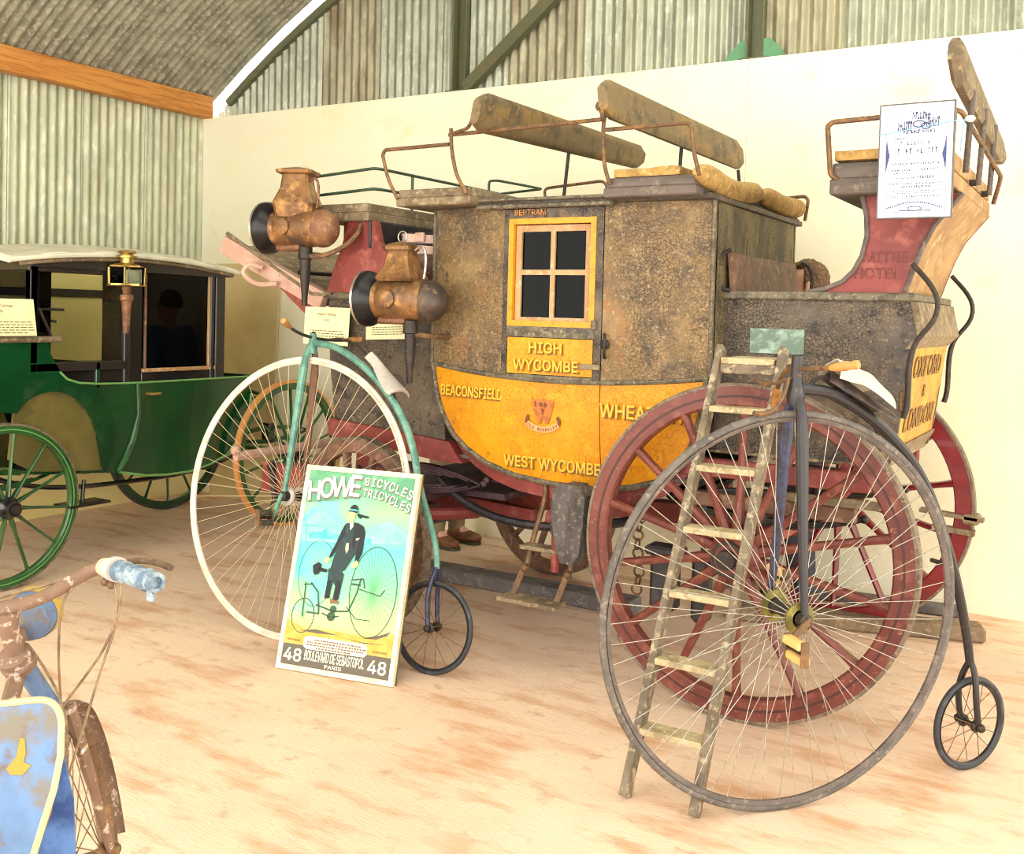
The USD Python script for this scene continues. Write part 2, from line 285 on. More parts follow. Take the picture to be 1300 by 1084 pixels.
M('pedal_rubber', (228, 182, 110), .65, var=[(20, (206, 156, 88), .45, .6)])
M('dark_pedal', (70, 66, 54), .6, var=[(30, (104, 98, 78), .52, .64)])
M('white_cloth', (196, 188, 168), .8, var=[(10, (224, 214, 192), .5, .64)], bump=(16, .5, .01))
M('saddle_leather', (52, 42, 38), .5, var=[(20, (84, 66, 52), .52, .64)])
M('ladder_wood', (126, 112, 92), .75, var=[(8, (100, 88, 72), .42, .6), (30, (176, 160, 130), .52, .64), (60, (80, 70, 58), .6, .7)], bump=(50, .3, .004))
M('tread_wood', (186, 170, 132), .75, var=[(12, (150, 132, 98), .45, .6), (40, (206, 192, 158), .54, .66), (70, (90, 78, 60), .66, .74)], bump=(50, .25, .004))
M('old_timber', (134, 112, 86), .8, var=[(4, (108, 90, 70), .42, .6), (30, (160, 138, 108), .54, .66)], bump=(40, .3, .005))
M('old_timber_grey', (112, 106, 104), .8, var=[(6, (92, 86, 84), .42, .6), (30, (140, 132, 124), .54, .66)], bump=(40, .3, .005))
M('rust_brown', (132, 104, 84), .7, .1, var=[(10, (120, 92, 72), .42, .6), (34, (196, 176, 156), .56, .64), (60, (224, 222, 222), .66, .72)], bump=(60, .2, .003))
M('rust_dark', (112, 88, 66), .75, var=[(12, (86, 66, 50), .42, .6), (40, (150, 126, 96), .54, .66)], bump=(60, .25, .003))
M('faded_blue', (86, 110, 146), .55, var=[(5, (98, 130, 170), .42, .58), (9, (118, 110, 96), .50, .62), (16, (108, 90, 74), .56, .68), (7, (72, 98, 146), .6, .72)])
M('strong_blue', (52, 80, 136), .5, var=[(8, (90, 130, 190), .45, .6), (26, (140, 130, 120), .6, .7)])
M('yellow_decal', (172, 134, 44), .6)
M('cream_bead', (196, 172, 134), .6, var=[(14, (220, 186, 140), .48, .62)])
M('blue_grip', (92, 112, 132), .7, var=[(30, (150, 166, 172), .45, .58), (60, (76, 90, 106), .58, .68)], bump=(50, .6, .01))
M('grey_white', (186, 178, 168), .6, var=[(30, (172, 160, 150), .55, .66)])
M('cable', (150, 122, 92), .6, var=[(30, (112, 92, 72), .45, .6)])
M('olive_lamp', (176, 150, 70), .5)
M('skin', (228, 172, 150), .55); M('brown_hair', (92, 66, 46), .7, var=[(60, (130, 98, 66), .5, .62)]); M('shirt_white', (236, 232, 226), .8); M('trousers', (78, 80, 92), .85); M('trousers_tan', (150, 130, 100), .85); M('shirt_blue', (112, 136, 170), .85); M('shoe_brown', (130, 86, 52), .5, var=[(20, (92, 60, 40), .5, .62)]); M('shoe_sole', (70, 74, 54), .7); M('eye_dark', (40, 30, 26), .3); M('lips', (196, 120, 108), .5)
M('maroon_groove', (70, 34, 32), .5)
# ---------------------------------------------------------------- the setting
WY, WX = 6.145, -6.83
ARC_X, ARC_Z, ARC_R = -1.831, -3.08, 8.106
arcz = lambda x, R=ARC_R: ARC_Z + np.sqrt(np.maximum(R*R - (np.asarray(x, float) - ARC_X)**2, 0))
part('/World', 'floor', MB().box((WX - .2, -2.5, -.2), (3.2, WY + .2, 0), .001), 'concrete', False, kind='structure')
def setting(name):
    p = path_for('/World', name); UsdGeom.Xform.Define(stage, p); WORLD[p] = np.eye(4); keys(stage.GetPrimAtPath(p), kind='structure'); return p
PITCH, AMP, SHEET = .0762, .0130, .61
def corr(u): return AMP*np.cos(2*PI*u/PITCH)
wb = setting('wall_back')
for a, b in ((WX - .1, -2.050), (-2.0485, 3.2)):
    part(wb, 'masonry_panel', MB().box((a, WY, 0), (b, WY + .22, 3.205), .003), 'limewash', False)
k = 0
for x0 in np.arange(WX + .0, 2.4, SHEET - .02):
    u = np.linspace(0, SHEET, 8*8 + 1); x = x0 + u; ok = (x > WX) & (x < 3.0)
    if ok.sum() < 5: continue
    u, x = u[ok], x[ok]; y = WY + .14 + corr(u) - .004*(k % 2); top = arcz(x, ARC_R - .05)
    F = np.stack([np.stack([x, y, np.full_like(x, 3.19)], -1), np.stack([x, y, np.maximum(top, 3.2)], -1)], 1)
    part(wb, 'corrugated_sheet', MB().shell(F[::-1], (F + V(0, .002, 0))[::-1]), ('galvanised_back', 'galvanised_back', 'galvanised_worn')[k % 3], True); k += 1
wl = setting('wall_left')
part(wl, 'masonry_panel', MB().box((WX - .2, -1.5, 0), (WX, WY, 1.86), .003), 'cream_wash', False)
part(wl, 'batten', MB().box((WX - .02, -1.5, 1.64), (WX + .02, WY - .01, 1.70)), 'black_iron')
k = 0
for y0 in np.arange(WY - SHEET, -1.5, -(SHEET - .02)):
    u = np.linspace(0, SHEET, 65); y = y0 + u; x = WX - .02 + corr(u) + .004*(k % 2); ok = y < WY + .1
    F = np.stack([np.stack([x, y, np.full_like(x, 1.83)], -1), np.stack([x, y, np.full_like(x, 3.36)], -1)], 1)[ok]
    part(wl, 'corrugated_sheet', MB().shell(F, F - V(.002, 0, 0)), 'galvanised', True); k += 1
ce = setting('ceiling')
a0 = math.atan2(3.36 - ARC_Z, WX + .05 - ARC_X); a1 = PI - a0; k = 0
cuts = [a0 + (a1 - a0)*t for t in (0, .40, .72, 1)]
for y0 in np.arange(WY + .06 - SHEET, -1.9, -(SHEET - .02)):
    u = np.linspace(0, SHEET, 65); r = ARC_R + corr(u) + .005*(k % 2)
    for j in range(3):
        A = np.linspace(cuts[j], cuts[j + 1], 10); clear = j == 1 and y0 > .8 and k % 5 != 4
        F = np.stack([np.stack([ARC_X + r*math.cos(a), y0 + u, ARC_Z + r*math.sin(a)], -1) for a in A], 0)
        B = np.stack([np.stack([ARC_X + (r + .002)*math.cos(a), y0 + u, ARC_Z + (r + .002)*math.sin(a)], -1) for a in A], 0)
        part(ce, 'rooflight_sheet' if clear else 'corrugated_sheet', MB().shell(F, B), 'clear_sheet' if clear else 'roof_zinc', True)
    k += 1
part('/World', 'trim_1', MB().box((WX + .01, -1.8, 3.195), (WX + .12, WY - .01, 3.372), .006), 'pine', False, kind='structure')
# steel frame of the gable
A = np.linspace(a0 - .01, a1 + .01, 33)
F = np.stack([np.stack([np.array([ARC_X + r*math.cos(a), 0, ARC_Z + r*math.sin(a)]) for a in A]) for r in (ARC_R - .045, ARC_R - .105)], 1)
part('/World', 'trim_2', MB().shell(F + V(0, WY + .09, 0), F + V(0, WY + .13, 0)), 'green_steel', 30, kind='structure')
for n, x in (('trim_3', -4.24), ('trim_4', -2.03)):
    w = MB(); z1 = float(arcz(x, ARC_R - .06)); y0 = WY + .03
    w.box((x - .05, y0, 3.2), (x - .04, y0 + .09, z1), .002); w.box((x - .05, y0 + .08, 3.2), (x + .05, y0 + .09, z1), .002); w.box((x + .04, y0 + .03, 3.2), (x + .05, y0 + .09, z1), .002)
    w.box((x - .09, y0 - .02, 3.205), (x + .09, y0 + .1, 3.217), .002)
    part('/World', n, w, 'green_steel', False, kind='structure')
g = MB()
for s in (-1, 1): g.prism([(0, 0), (s*.14, 0), (s*.12, .04), (s*.04, .12), (0, .12)][::s], (-2.03 + s*.052, WY + .06, 3.217), EX, EZ, -.012)
part('/World', 'trim_5', g, 'bright_green_steel', False, kind='structure')
w = MB(); p, q = V(-4.17, WY + .02, 3.225), V(-2.58, WY + .02, 4.49)
w.bar(p, q, .012, .085, EZ); w.bar(p + V(0, .035, -.04), q + V(0, .035, -.04), .07, .012, EZ)
part('/World', 'trim_6', w, 'green_steel', False, kind='structure')

# plain hardboard sheet standing against the wall behind the green carriage
solo('board', 'plain tan board standing against the white wall behind the green carriage', 'board', MB().shell(*(lambda F: (F, F + V(0, .012, 0)))(np.array([[(x, WY - .07, .0), (x, WY - .02, 1.96)] for x in (-6.62, -5.905)]))), 'hardboard', smooth=False)
# ---------------------------------------------------------------- the stage coach
YC = 4.73
co = thing('stagecoach', 'large weathered yellow and brown stagecoach with maroon wheels standing before the white wall', 'stagecoach', (-2.3, YC, 0))
XM, XF, XR = -2.22, -2.945, -1.495
ybulge = lambda x: 4.065 + .06*((np.asarray(x, float) - XM)/.725)**2
def yside(x, z): return ybulge(x) + .055*np.clip((1.3 - np.asarray(z, float))/.5, 0, 1.2)**2
zm = lambda x: 1.298 + .05*((np.asarray(x, float) - XM)/.725)**2
_bx = [-2.93, -2.90, -2.86, -2.80, -2.72, -2.60, -2.45, -2.22, -2.0, -1.84, -1.73, -1.64, -1.58, -1.54, -1.51]
_bz = [1.35, 1.20, 1.10, 1.01, .945, .885, .845, .825, .825, .85, .885, .95, 1.04, 1.14, 1.35]
zb = lambda x: np.interp(x, _bx, _bz)
def side(x0, x1, lo, hi, off=0., thick=.03, nx=10, nz=8, far=False):
    xs = np.linspace(x0, x1, nx); F = np.zeros((nx, nz, 3)); B = F.copy()
    for i, x in enumerate(xs):
        a = lo(x) if callable(lo) else lo; b = hi(x) if callable(hi) else hi
        zs = np.linspace(a, max(b, a + .002), nz); y = yside(x, zs) - off
        F[i] = np.stack([np.full(nz, x), y, zs], -1); B[i] = F[i] + V(0, thick, 0)
    if far: F[..., 1] = 2*YC - F[..., 1]; B[..., 1] = 2*YC - B[..., 1]; F, B = F[::-1], B[::-1]
    return MB().shell(F, B)
def onside(x, z, off=0.): return V(x, float(yside(x, z)) - off, z)
def sideline(xs, zf, r, off=.004, n=8): return MB().tube([onside(x, zf(x) if callable(zf) else zf, off) for x in xs], r, n)
DL, DR = -2.508, -1.985
body = holder(co, 'body')
part(body, 'front_panel', side(XF, DL, lambda x: zm(x), 2.1), 'coach_hide')
part(body, 'rear_panel', side(DR, XR, lambda x: zm(x), 2.1), 'coach_hide')
part(body, 'lower_front_panel', side(-2.925, DL, zb, zm, nx=16), 'coach_yellow')
part(body, 'lower_rear_panel', side(DR, -1.512, zb, zm, nx=16), 'coach_yellow')
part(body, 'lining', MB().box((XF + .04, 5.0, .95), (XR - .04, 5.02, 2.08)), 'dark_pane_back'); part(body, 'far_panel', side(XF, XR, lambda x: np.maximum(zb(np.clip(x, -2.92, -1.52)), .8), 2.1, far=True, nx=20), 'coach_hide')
part(body, 'front_wall', MB().box((XF, 4.14, 1.2), (XF + .03, 5.32, 2.1)), 'coach_hide')
part(body, 'rear_wall', MB().box((XR - .03, 4.14, 1.2), (XR, 5.32, 2.1)), 'coach_hide_rear')
part(body, 'floor_board', MB().box((-2.86, 4.17, .88), (-1.6, 5.29, .9)), 'grey_wood')
part(body, 'roof', MB().box((XF - .01, 4.04, 2.1), (XR + .01, 5.42, 2.125)), 'coach_hide_dark')
part(body, 'roof_moulding', MB().box((-2.64, 4.025, 2.085), (-1.93, 4.05, 2.105)).box((-2.64, 4.015, 2.118), (-1.93, 4.05, 2.132)), 'moulding')
part(body, 'waist_moulding', MB().tube([onside(x, float(zm(x)), .004) for x in np.linspace(-2.93, -1.505, 40)], .011, 8), 'moulding')
lowx = np.r_[np.linspace(-2.93, -2.6, 16), np.linspace(-2.5, -1.95, 9), np.linspace(-1.84, -1.51, 16)]
part(body, 'lower_moulding', MB().tube([onside(x, float(zb(x)) - .004, .003) for x in lowx], .014, 8), 'moulding')
for x in (XF + .006, XR - .006): part(body, 'corner_moulding', sideline([x]*2, lambda x: 0, .009) if 0 else MB().rod(onside(x, 1.35, .002), onside(x, 2.1, .002), .009), 'moulding')
part(body, 'interior_seat', MB().box((-1.98, 4.2, 1.25), (-1.53, 5.2, 1.32)).box((-1.62, 4.2, 1.32), (-1.53, 5.2, 1.75)), 'leather_black')
# door
door = holder(co, 'door')
WL, WR, WB, WT = -2.475, -2.022, 1.545, 2.04
part(door, 'stile', side(DL + .003, WL, zm, 2.085, .004, nx=3), 'coach_hide_dark')
part(door, 'stile', side(WR, DR - .003, zm, 2.085, .004, nx=3), 'coach_hide_dark')
part(door, 'top_rail', side(WL, WR, WT, 2.085, .004, nx=5), 'coach_hide_dark')
part(door, 'middle_rail', side(WL, WR, 1.495, WB, .006, nx=5), 'moulding')
part(door, 'name_panel', side(WL + .004, WR - .004, 1.325, 1.492, .005, nx=6), 'coach_yellow', label='yellow panel lettered HIGH WYCOMBE')
part(door, 'bottom_rail', side(WL, WR, zm, 1.322, .008, nx=5), 'moulding')
part(door, 'lower_panel', side(DL + .003, DR - .003, lambda x: zb(x) + .006, lambda x: zm(x) - .006, .004, nx=10), 'coach_yellow')
def rectframe(x0, x1, z0, z1, w, off, t, mat, name):
    for (a, b, c, d) in ((x0, x0 + w, z0, z1), (x1 - w, x1, z0, z1), (x0 + w, x1 - w, z0, z0 + w), (x0 + w, x1 - w, z1 - w, z1)):
        part(door, name, side(a, b, c, d, off, t, nx=4, nz=3), mat)
rectframe(WL, WR, WB, WT, .026, .009, .03, 'yellow_trim', 'window_surround')
gx0, gx1, gz0, gz1 = WL + .03, WR - .028, WB + .012, WT - .03
rectframe(gx0, gx1, gz0, gz1, .03, -.012, .025, 'sash_wood', 'window_sash')
xm, zc = (gx0 + gx1)/2, (gz0 + gz1)/2 + .01
part(door, 'glazing_bar', side(xm - .011, xm + .011, gz0 + .03, gz1 - .03, -.012, .02, nx=3), 'sash_wood')
for a, b in ((gx0 + .03, xm - .011), (xm + .011, gx1 - .03)): part(door, 'glazing_bar', side(a, b, zc - .012, zc + .012, -.014, .02, nx=3), 'sash_wood')
glass('old_glass', (120, 112, 100), 1.2)
for a, b in ((gx0 + .028, xm - .009), (xm + .009, gx1 - .028)):
    for c, d in ((gz0 + .028, zc - .01), (zc + .01, gz1 - .028)): part(door, 'pane', side(a, b, c, d, -.024, .004, nx=3, nz=3), 'old_glass')
part(door, 'door_handle', MB().lathe([(0, 0), (.022, .002), (.022, .01), (.01, .016), (0, .017)], onside(-1.968, 1.475, .0), -EY, 20).tube(spline([onside(-1.968, 1.52, .012), onside(-1.958, 1.515, .03), onside(-1.955, 1.47, .036), onside(-1.962, 1.42, .02), onside(-1.966, 1.415, .004)], 12), .007, 8), 'black_iron')
part(door, 'door_peg', MB().bar(onside(-2.085, 1.372, .014), onside(-1.985, 1.372, .014), .014, .024, EZ), 'old_wood', label='wooden peg at the edge of the door')
part(door, 'hinge', MB().box(onside(-2.02, 1.56, .02) - V(.012, 0, .02), onside(-2.02, 1.56, -.01) + V(.012, 0, .02)), 'moulding')
# painted and raised lettering
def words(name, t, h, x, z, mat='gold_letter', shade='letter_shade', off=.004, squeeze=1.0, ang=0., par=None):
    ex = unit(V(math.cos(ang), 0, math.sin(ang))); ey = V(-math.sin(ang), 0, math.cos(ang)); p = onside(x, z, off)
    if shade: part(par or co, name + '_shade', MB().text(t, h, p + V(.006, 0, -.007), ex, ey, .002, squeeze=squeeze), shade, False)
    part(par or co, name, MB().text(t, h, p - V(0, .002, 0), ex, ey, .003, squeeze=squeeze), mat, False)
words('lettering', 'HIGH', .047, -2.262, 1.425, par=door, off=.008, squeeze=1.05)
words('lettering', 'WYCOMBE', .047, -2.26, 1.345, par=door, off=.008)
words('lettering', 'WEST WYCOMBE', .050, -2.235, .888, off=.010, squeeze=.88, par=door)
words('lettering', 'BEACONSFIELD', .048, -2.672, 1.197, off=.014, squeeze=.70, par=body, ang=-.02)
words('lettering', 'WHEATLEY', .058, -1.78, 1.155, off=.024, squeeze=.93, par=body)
words('faded_lettering', 'BERTRAM', .026, -2.36, 2.055, 'faded_gold', None, .006, par=door)
# crest on the door: a mask over a scroll
cr = MB(); c0 = onside(-2.268, 1.16, .0075); F2 = lambda pts: [(x*.001, z*.001) for x, z in pts]
part(door, 'crest', cr.prism(F2([(-62, 62), (-50, 50), (-28, 50), (0, 56), (28, 50), (50, 50), (62, 62), (58, 36), (50, 6), (40, -22), (30, -52), (22, -60), (12, -58), (8, -40), (-8, -40), (-12, -58), (-22, -60), (-30, -52), (-40, -22), (-50, 6), (-58, 36)]), c0, EX, EZ, .002), 'crest_brown', False)
cd = MB()
for q in ([(-24, 34), (-6, 40), (-2, 22), (-14, 16)], [(4, 40), (24, 32), (14, 14), (2, 22)], [(-10, 10), (10, 10), (5, -8), (0, -26), (-5, -8)], [(-46, 40), (-38, 44), (-34, 20), (-42, 16)]): cd.prism(F2(q), c0 - V(0, .002, 0), EX, EZ, .001)
part(door, 'crest_detail', cd, 'crest_dark', False)
def scroll(r0, r1, a0, a1, n=12): return [(r0*math.cos(a), r0*math.sin(a)) for a in np.linspace(a0, a1, n)] + [(r1*math.cos(a), r1*math.sin(a)) for a in np.linspace(a1, a0, n)]
bn = MB().prism(scroll(.155, .127, -PI/2 - .62, -PI/2 + .62), c0 + V(0, -.001, .055), EX, EZ, .002)
part(door, 'crest_banner', bn, 'banner_pink', False)
for s in (-1, 1): part(door, 'crest_banner_end', MB().prism([(s*x*.001, z*.001) for x, z in ((68, -66), (94, -58), (90, -36), (80, -20), (68, -30), (78, -44))][::s], c0 + V(0, -.0005, 0), EX, EZ, .002), 'crest_dark', False)
bt = MB()
for i, ch in enumerate('OLD BERKELEY'):
    if ch == ' ': continue
    a = -PI/2 + (i - 5.5)*.098; bt.text(ch, .014, c0 + V(.149*math.cos(a), -.003, .055 + .149*math.sin(a)), V(-math.sin(a), 0, math.cos(a)), V(-math.cos(a), 0, -math.sin(a)), .001)
part(door, 'crest_lettering', bt, 'maroon_letter', False)

# roof seats, cushions and rails
def slab(parent, name, x0, x1, y0, y1, z0, z1, mat):
    zc = z0 + (z1 - z0)*.52; part(parent, name, MB().box((x0, y0, z0), (x1, y1, zc - .002), .006).box((x0 + .008, y0 + .008, zc - .004), (x1 - .008, y1 - .008, z1), .006), mat)
fs = holder(co, 'front_roof_seat'); slab(fs, 'seat_board', -3.055, -2.625, 3.95, 5.5, 2.105, 2.185, 'old_wood')
part(fs, 'seat_support', MB().box((-2.9, 4.2, 2.06), (-2.66, 5.3, 2.11)), 'coach_hide_dark')
rs = holder(co, 'rear_roof_seat'); slab(rs, 'seat_board', -1.94, -1.522, 3.95, 5.5, 2.108, 2.19, 'grey_wood')
def cush(x0, x1, y0, y1, z0, z1, nx=8, ny=20, seed=3):
    m = trimesh.creation.box((1, 1, 1));
    for _ in range(4): m = m.subdivide()
    v = np.array(m.vertices); q = np.sign(v)*np.abs(v*2)**1.0/2
    r = np.abs(v[:, 0]*2)**4; v[:, 2] *= 1 - .35*np.maximum(np.abs(v[:, 0]*2)**6, np.abs(v[:, 1]*2)**16)
    v = v*V(x1 - x0, y1 - y0, z1 - z0) + V((x0+x1)/2, (y0+y1)/2, (z0+z1)/2)
    v[:, 2] += (v[:, 2] > (z0 + z1)/2)*.012*(meshkit.noise(v*9, seed) - .5)
    return trimesh.Trimesh(v, m.faces)
part(rs, 'cushion', cush(-1.9, -1.6, 3.97, 4.62, 2.185, 2.235), 'cushion', 50)
yy = np.linspace(3.93, 5.5, 22); sag = lambda y: 2.197 - .03*np.sin((y - 3.93)/.86*PI)**2*(y < 4.79) - .012*np.sin((y - 4.79)/.7*PI)**2*(y >= 4.79)
for a, b in ((3.93, 4.78), (4.80, 5.5)):
    ys = np.linspace(a, b, 16); rr = .05*np.clip(1.06 - np.abs((ys - (a+b)/2)/((b-a)/2))**8, .3, 1)
    part(rs, 'bolster', MB().tube([(-1.515, y, float(sag(np.array(y)))) for y in ys], rr, 14), 'cushion', 50)
def rail(parent, name, pts, r=.009, mat='rusty_iron', rad=.04): part(parent, name, MB().tube(rounded(pts, rad), r, 8), mat)
rail(fs, 'hand_rail', [(-3.036, 3.94, 2.14), (-3.09, 3.93, 2.24), (-3.125, 3.93, 2.355), (-3.11, 3.93, 2.378), (-2.734, 3.93, 2.382)])
rail(fs, 'hand_rail', [(-3.06, 5.52, 2.15), (-3.12, 5.52, 2.38), (-2.70, 5.52, 2.41), (-2.62, 5.52, 2.17)])
rail(fs, 'backrest_rail', [(-2.735, 3.93, 2.425), (-2.35, 3.93, 2.43), (-1.94, 3.93, 2.438)], .009, 'rusty_iron')
rail(fs, 'hand_rail', [(-2.725, 3.93, 2.455), (-2.72, 3.93, 2.36), (-2.69, 3.93, 2.24), (-2.635, 3.94, 2.15)], .009)
rail(rs, 'hand_rail', [(-1.905, 3.94, 2.16), (-1.93, 3.93, 2.25), (-1.938, 3.93, 2.40), (-1.932, 3.93, 2.46)], .009)
rail(rs, 'hand_rail', [(-1.935, 3.93, 2.392), (-1.56, 3.93, 2.395), (-1.54, 3.93, 2.38), (-1.528, 3.93, 2.28), (-1.50, 3.93, 2.18)], .009)
rail(rs, 'hand_rail', [(-1.94, 5.5, 2.24), (-1.50, 5.5, 2.27), (-1.48, 5.5, 2.25), (-1.50, 5.52, 2.14)], .009)
def backrest(parent, x, y0, zt0, zb0, y1, zt1, zb1, tilt, t=.03, mat='backrest_hide', roundr=.03):
    h0, h1 = zt0 - zb0, zt1 - zb1; n, k = 30, 9; F = np.zeros((n, k, 3)); B = F.copy()
    for i, s in enumerate(np.linspace(0, 1, n)):
        y = y0 + (y1 - y0)*s; e = min(s, 1 - s)*(y1 - y0); inset = roundr - math.sqrt(max(roundr**2 - max(roundr - e, 0)**2, 0))
        zt, zbm = zt0 + (zt1 - zt0)*s - inset, zb0 + (zb1 - zb0)*s + inset
        for j, q in enumerate(np.linspace(0, 1, k)):
            z = zbm + (zt - zbm)*q; bul = t*(.5 + .5*math.sqrt(max(1 - (2*q - 1)**6, 0))); xx = x + tilt*(z - (zt + zbm)/2)
            F[i, j] = (xx + bul/2, y, z); B[i, j] = (xx - bul/2, y, z)
    part(parent, 'backrest', MB().shell(F, B), mat, 40)
backrest(fs, -2.52, 3.825, 2.588, 2.415, 5.64, 2.615, 2.485, .18, .045)
backrest(rs, -1.90, 3.84, 2.595, 2.43, 5.60, 2.60, 2.44, -.12, .045)
part(fs, 'backrest_iron', MB().tube(rounded([(-2.72, 3.93, 2.43), (-2.60, 3.89, 2.44), (-2.535, 3.86, 2.53)], .03), .008, 8), 'rusty_iron'); part(fs, 'backrest_iron', MB().rod((-2.57, 4.75, 2.13), (-2.535, 4.75, 2.5), .009), 'black_iron')
part(rs, 'backrest_iron', MB().tube(rounded([(-1.935, 3.93, 2.45), (-1.915, 3.88, 2.42), (-1.905, 3.85, 2.44), (-1.90, 3.85, 2.50)], .03), .009, 8), 'rusty_iron'); part(rs, 'backrest_iron', MB().rod((-1.92, 4.75, 2.2), (-1.91, 4.75, 2.46), .009), 'black_iron'); part(rs, 'backrest_iron', MB().rod((-1.90, 5.58, 2.44), (-1.86, 5.56, 2.18), .009), 'black_iron')
part(rs, 'thumb_screw', MB().ball((-1.965, 3.93, 2.495), (.012, .008, .02)).rod((-1.935, 3.93, 2.44), (-1.965, 3.93, 2.49), .006), 'rusty_iron')
# coach driver's seat, front boot, footboard
ds = holder(co, 'driver_seat')
slab(ds, 'seat_board', -3.70, -3.35, 4.10, 5.36, 2.058, 2.15, 'old_wood')
for y in (4.13, 5.29): part(ds, 'seat_riser', MB().prism([(-3.50, 2.06), (-3.54, 1.94), (-3.60, 1.80), (-3.64, 1.69), (-3.05, 1.69), (-3.18, 1.82), (-3.30, 1.95), (-3.33, 2.06)][::-1], (0, y, 0), EX, EZ, -.05), 'dusty_red', False)
part(ds, 'seat_riser_front', MB().box((-3.56, 4.16, 1.7), (-3.53, 5.32, 2.06)), 'dusty_red')
part(ds, 'rear_valance', MB().box((-3.36, 4.12, 1.92), (-3.345, 5.34, 2.06)), 'leather_black')
fb = holder(co, 'front_boot')
part(fb, 'boot_box', MB().prism([(-3.66, 1.66), (-3.64, 1.3), (-3.60, 1.02), (-3.2, .96), (-2.88, .93), (-2.9, 1.2), (-2.95, 1.66)][::-1], (0, 4.17, 0), EX, EZ, -1.1), 'coach_hide_dark', 30)
part(fb, 'boot_moulding', MB().box((-3.72, 4.15, 1.655), (-2.96, 5.30, 1.695)), 'moulding')
part(fb, 'boot_sill', MB().prism([(-3.62, 1.02), (-3.62, .93), (-2.9, .86), (-2.76, .86), (-2.84, .96)], (0, 4.14, 0), EX, EZ, -.06), 'dusty_red', False)
fo = holder(co, 'footboard')
d0, d1 = V(-3.70, 0, 1.63), V(-4.42, 0, 1.945); fd = unit(d1 - d0)
part(fo, 'board', MB().bar(d0 + V(0, 4.73, 0), d1 + V(0, 4.73, 0), 1.06, .03, np.cross(fd, EY)), 'old_wood')
for y in (4.16, 5.30): part(fo, 'side_board', MB().bar(d0 + V(.02, y, .01), d1 + V(-.02, y, .01), .05, .10, np.cross(EY, fd)), 'pink_board')
part(fo, 'side_moulding', MB().tube([d0 + V(.08, 4.15, .06), d0 + V(.03, 4.14, .045), d0 + V(-.05, 4.14, .05), d1 + V(.02, 4.14, .07)], .012, 8), 'old_wood')
part(fo, 'bracket', MB().prism([(-3.70, 1.60), (-4.02, 1.72), (-3.72, 1.50)], (0, 4.16, 0), EX, EZ, -.05), 'dusty_red', False)
part(fo, 'grab_loop', MB().tube(rounded([d0 + fd*.30 + V(0, 4.11, -.02), d0 + fd*.44 + V(0, 4.07, -.085), d0 + fd*.54 + V(0, 4.06, -.06), d0 + fd*.50 + V(0, 4.07, .01), d0 + fd*.42 + V(0, 4.11, .02)], .06), .014, 8), 'pink_board')
part(fo, 'toe_rail', MB().tube([(-3.95, 4.25, 1.80), (-3.95, 5.2, 1.80)], .012, 8), 'black_iron')
# green wire rail round the driver's seat
gr = holder(co, 'seat_rail')
rail(gr, 'rail', [(-3.745, 4.14, 2.15), (-3.77, 4.14, 2.29), (-3.74, 4.14, 2.305), (-3.345, 4.14, 2.33), (-3.33, 4.18, 2.33), (-3.33, 5.34, 2.335), (-3.36, 5.37, 2.335), (-3.60, 5.37, 2.32)], .008, 'green_wire', .03)
rail(gr, 'rail', [(-3.72, 4.14, 2.205), (-3.345, 4.14, 2.225), (-3.33, 4.18, 2.225), (-3.33, 5.32, 2.235)], .008, 'green_wire', .03)
for y in (4.45, 5.0, 5.30): part(gr, 'post', MB().rod((-3.33, y, 2.14), (-3.33, y, 2.335), .008, n=8), 'green_wire')
rail(gr, 'rail', [(-3.42, 5.36, 2.15), (-3.42, 5.36, 2.42), (-3.40, 5.42, 2.43), (-3.32, 5.62, 2.42), (-3.22, 5.68, 2.40), (-3.55, 5.68, 2.38)], .008, 'green_wire', .02)
# rear boot and guard's seat
bt_ = holder(co, 'rear_boot')
BX0, BX1 = -1.545, -.735
part(bt_, 'side_panel', MB().prism([(BX0, 1.03), (-.79, 1.03), (-.765, 1.15), (BX1 + .013, 1.50), (-.682, 1.55), (-.708, 1.69), (BX0, 1.69)], (0, 4.27, 0), EX, EZ, -.03), 'coach_hide_dark', False)
part(bt_, 'far_side_panel', MB().prism([(BX0, 1.03), (-.79, 1.03), (-.765, 1.15), (BX1, 1.42), (BX1 + .015, 1.69), (BX0, 1.69)], (0, 5.19, 0), EX, EZ, -.03), 'coach_hide_dark', False)
part(bt_, 'front_panel', MB().box((BX0, 4.3, 1.03), (BX0 + .03, 5.19, 1.69)), 'coach_hide_dark')
part(bt_, 'floor_panel', MB().box((BX0, 4.27, 1.015), (-.80, 5.22, 1.035)), 'old_wood')
part(bt_, 'top_board', MB().box((BX0 - .02, 4.245, 1.688), (-.715, 5.245, 1.722), .006), 'moulding')
part(bt_, 'edge_strip', MB().box((BX0 - .005, 4.258, 1.03), (BX0 + .03, 4.275, 1.69)), 'black_iron')
def tilt_panel(x0, z0, x1, z1, y0, y1, t, mat, name, parent=bt_, label=None):
    F = np.array([[(x0, y, z0), (x1, y, z1)] for y in (y0, y1)]); part(parent, name, MB().shell(F, F - V(t, 0, 0)), mat, False, label=label)
tilt_panel(-.775, 1.10, -.722, 1.50, 4.285, 5.205, .03, 'rear_yellow', 'rear_panel', label='yellow rear panel with worn dark lettering')
tilt_panel(-.722, 1.50, -.675, 1.55, 4.26, 5.24, .025, 'old_wood', 'rear_cap'); tilt_panel(-.675, 1.55, -.705, 1.688, 4.26, 5.24, .025, 'old_wood', 'rear_cap')
tilt_panel(-.80, 1.03, -.765, 1.10, 4.26, 5.24, .05, 'old_wood', 'rear_foot_board')
rp = lambda y, s: V(-.775 + .053*s + .003, y, 1.10 + .40*s); ezr = unit(V(.053, 0, .40))
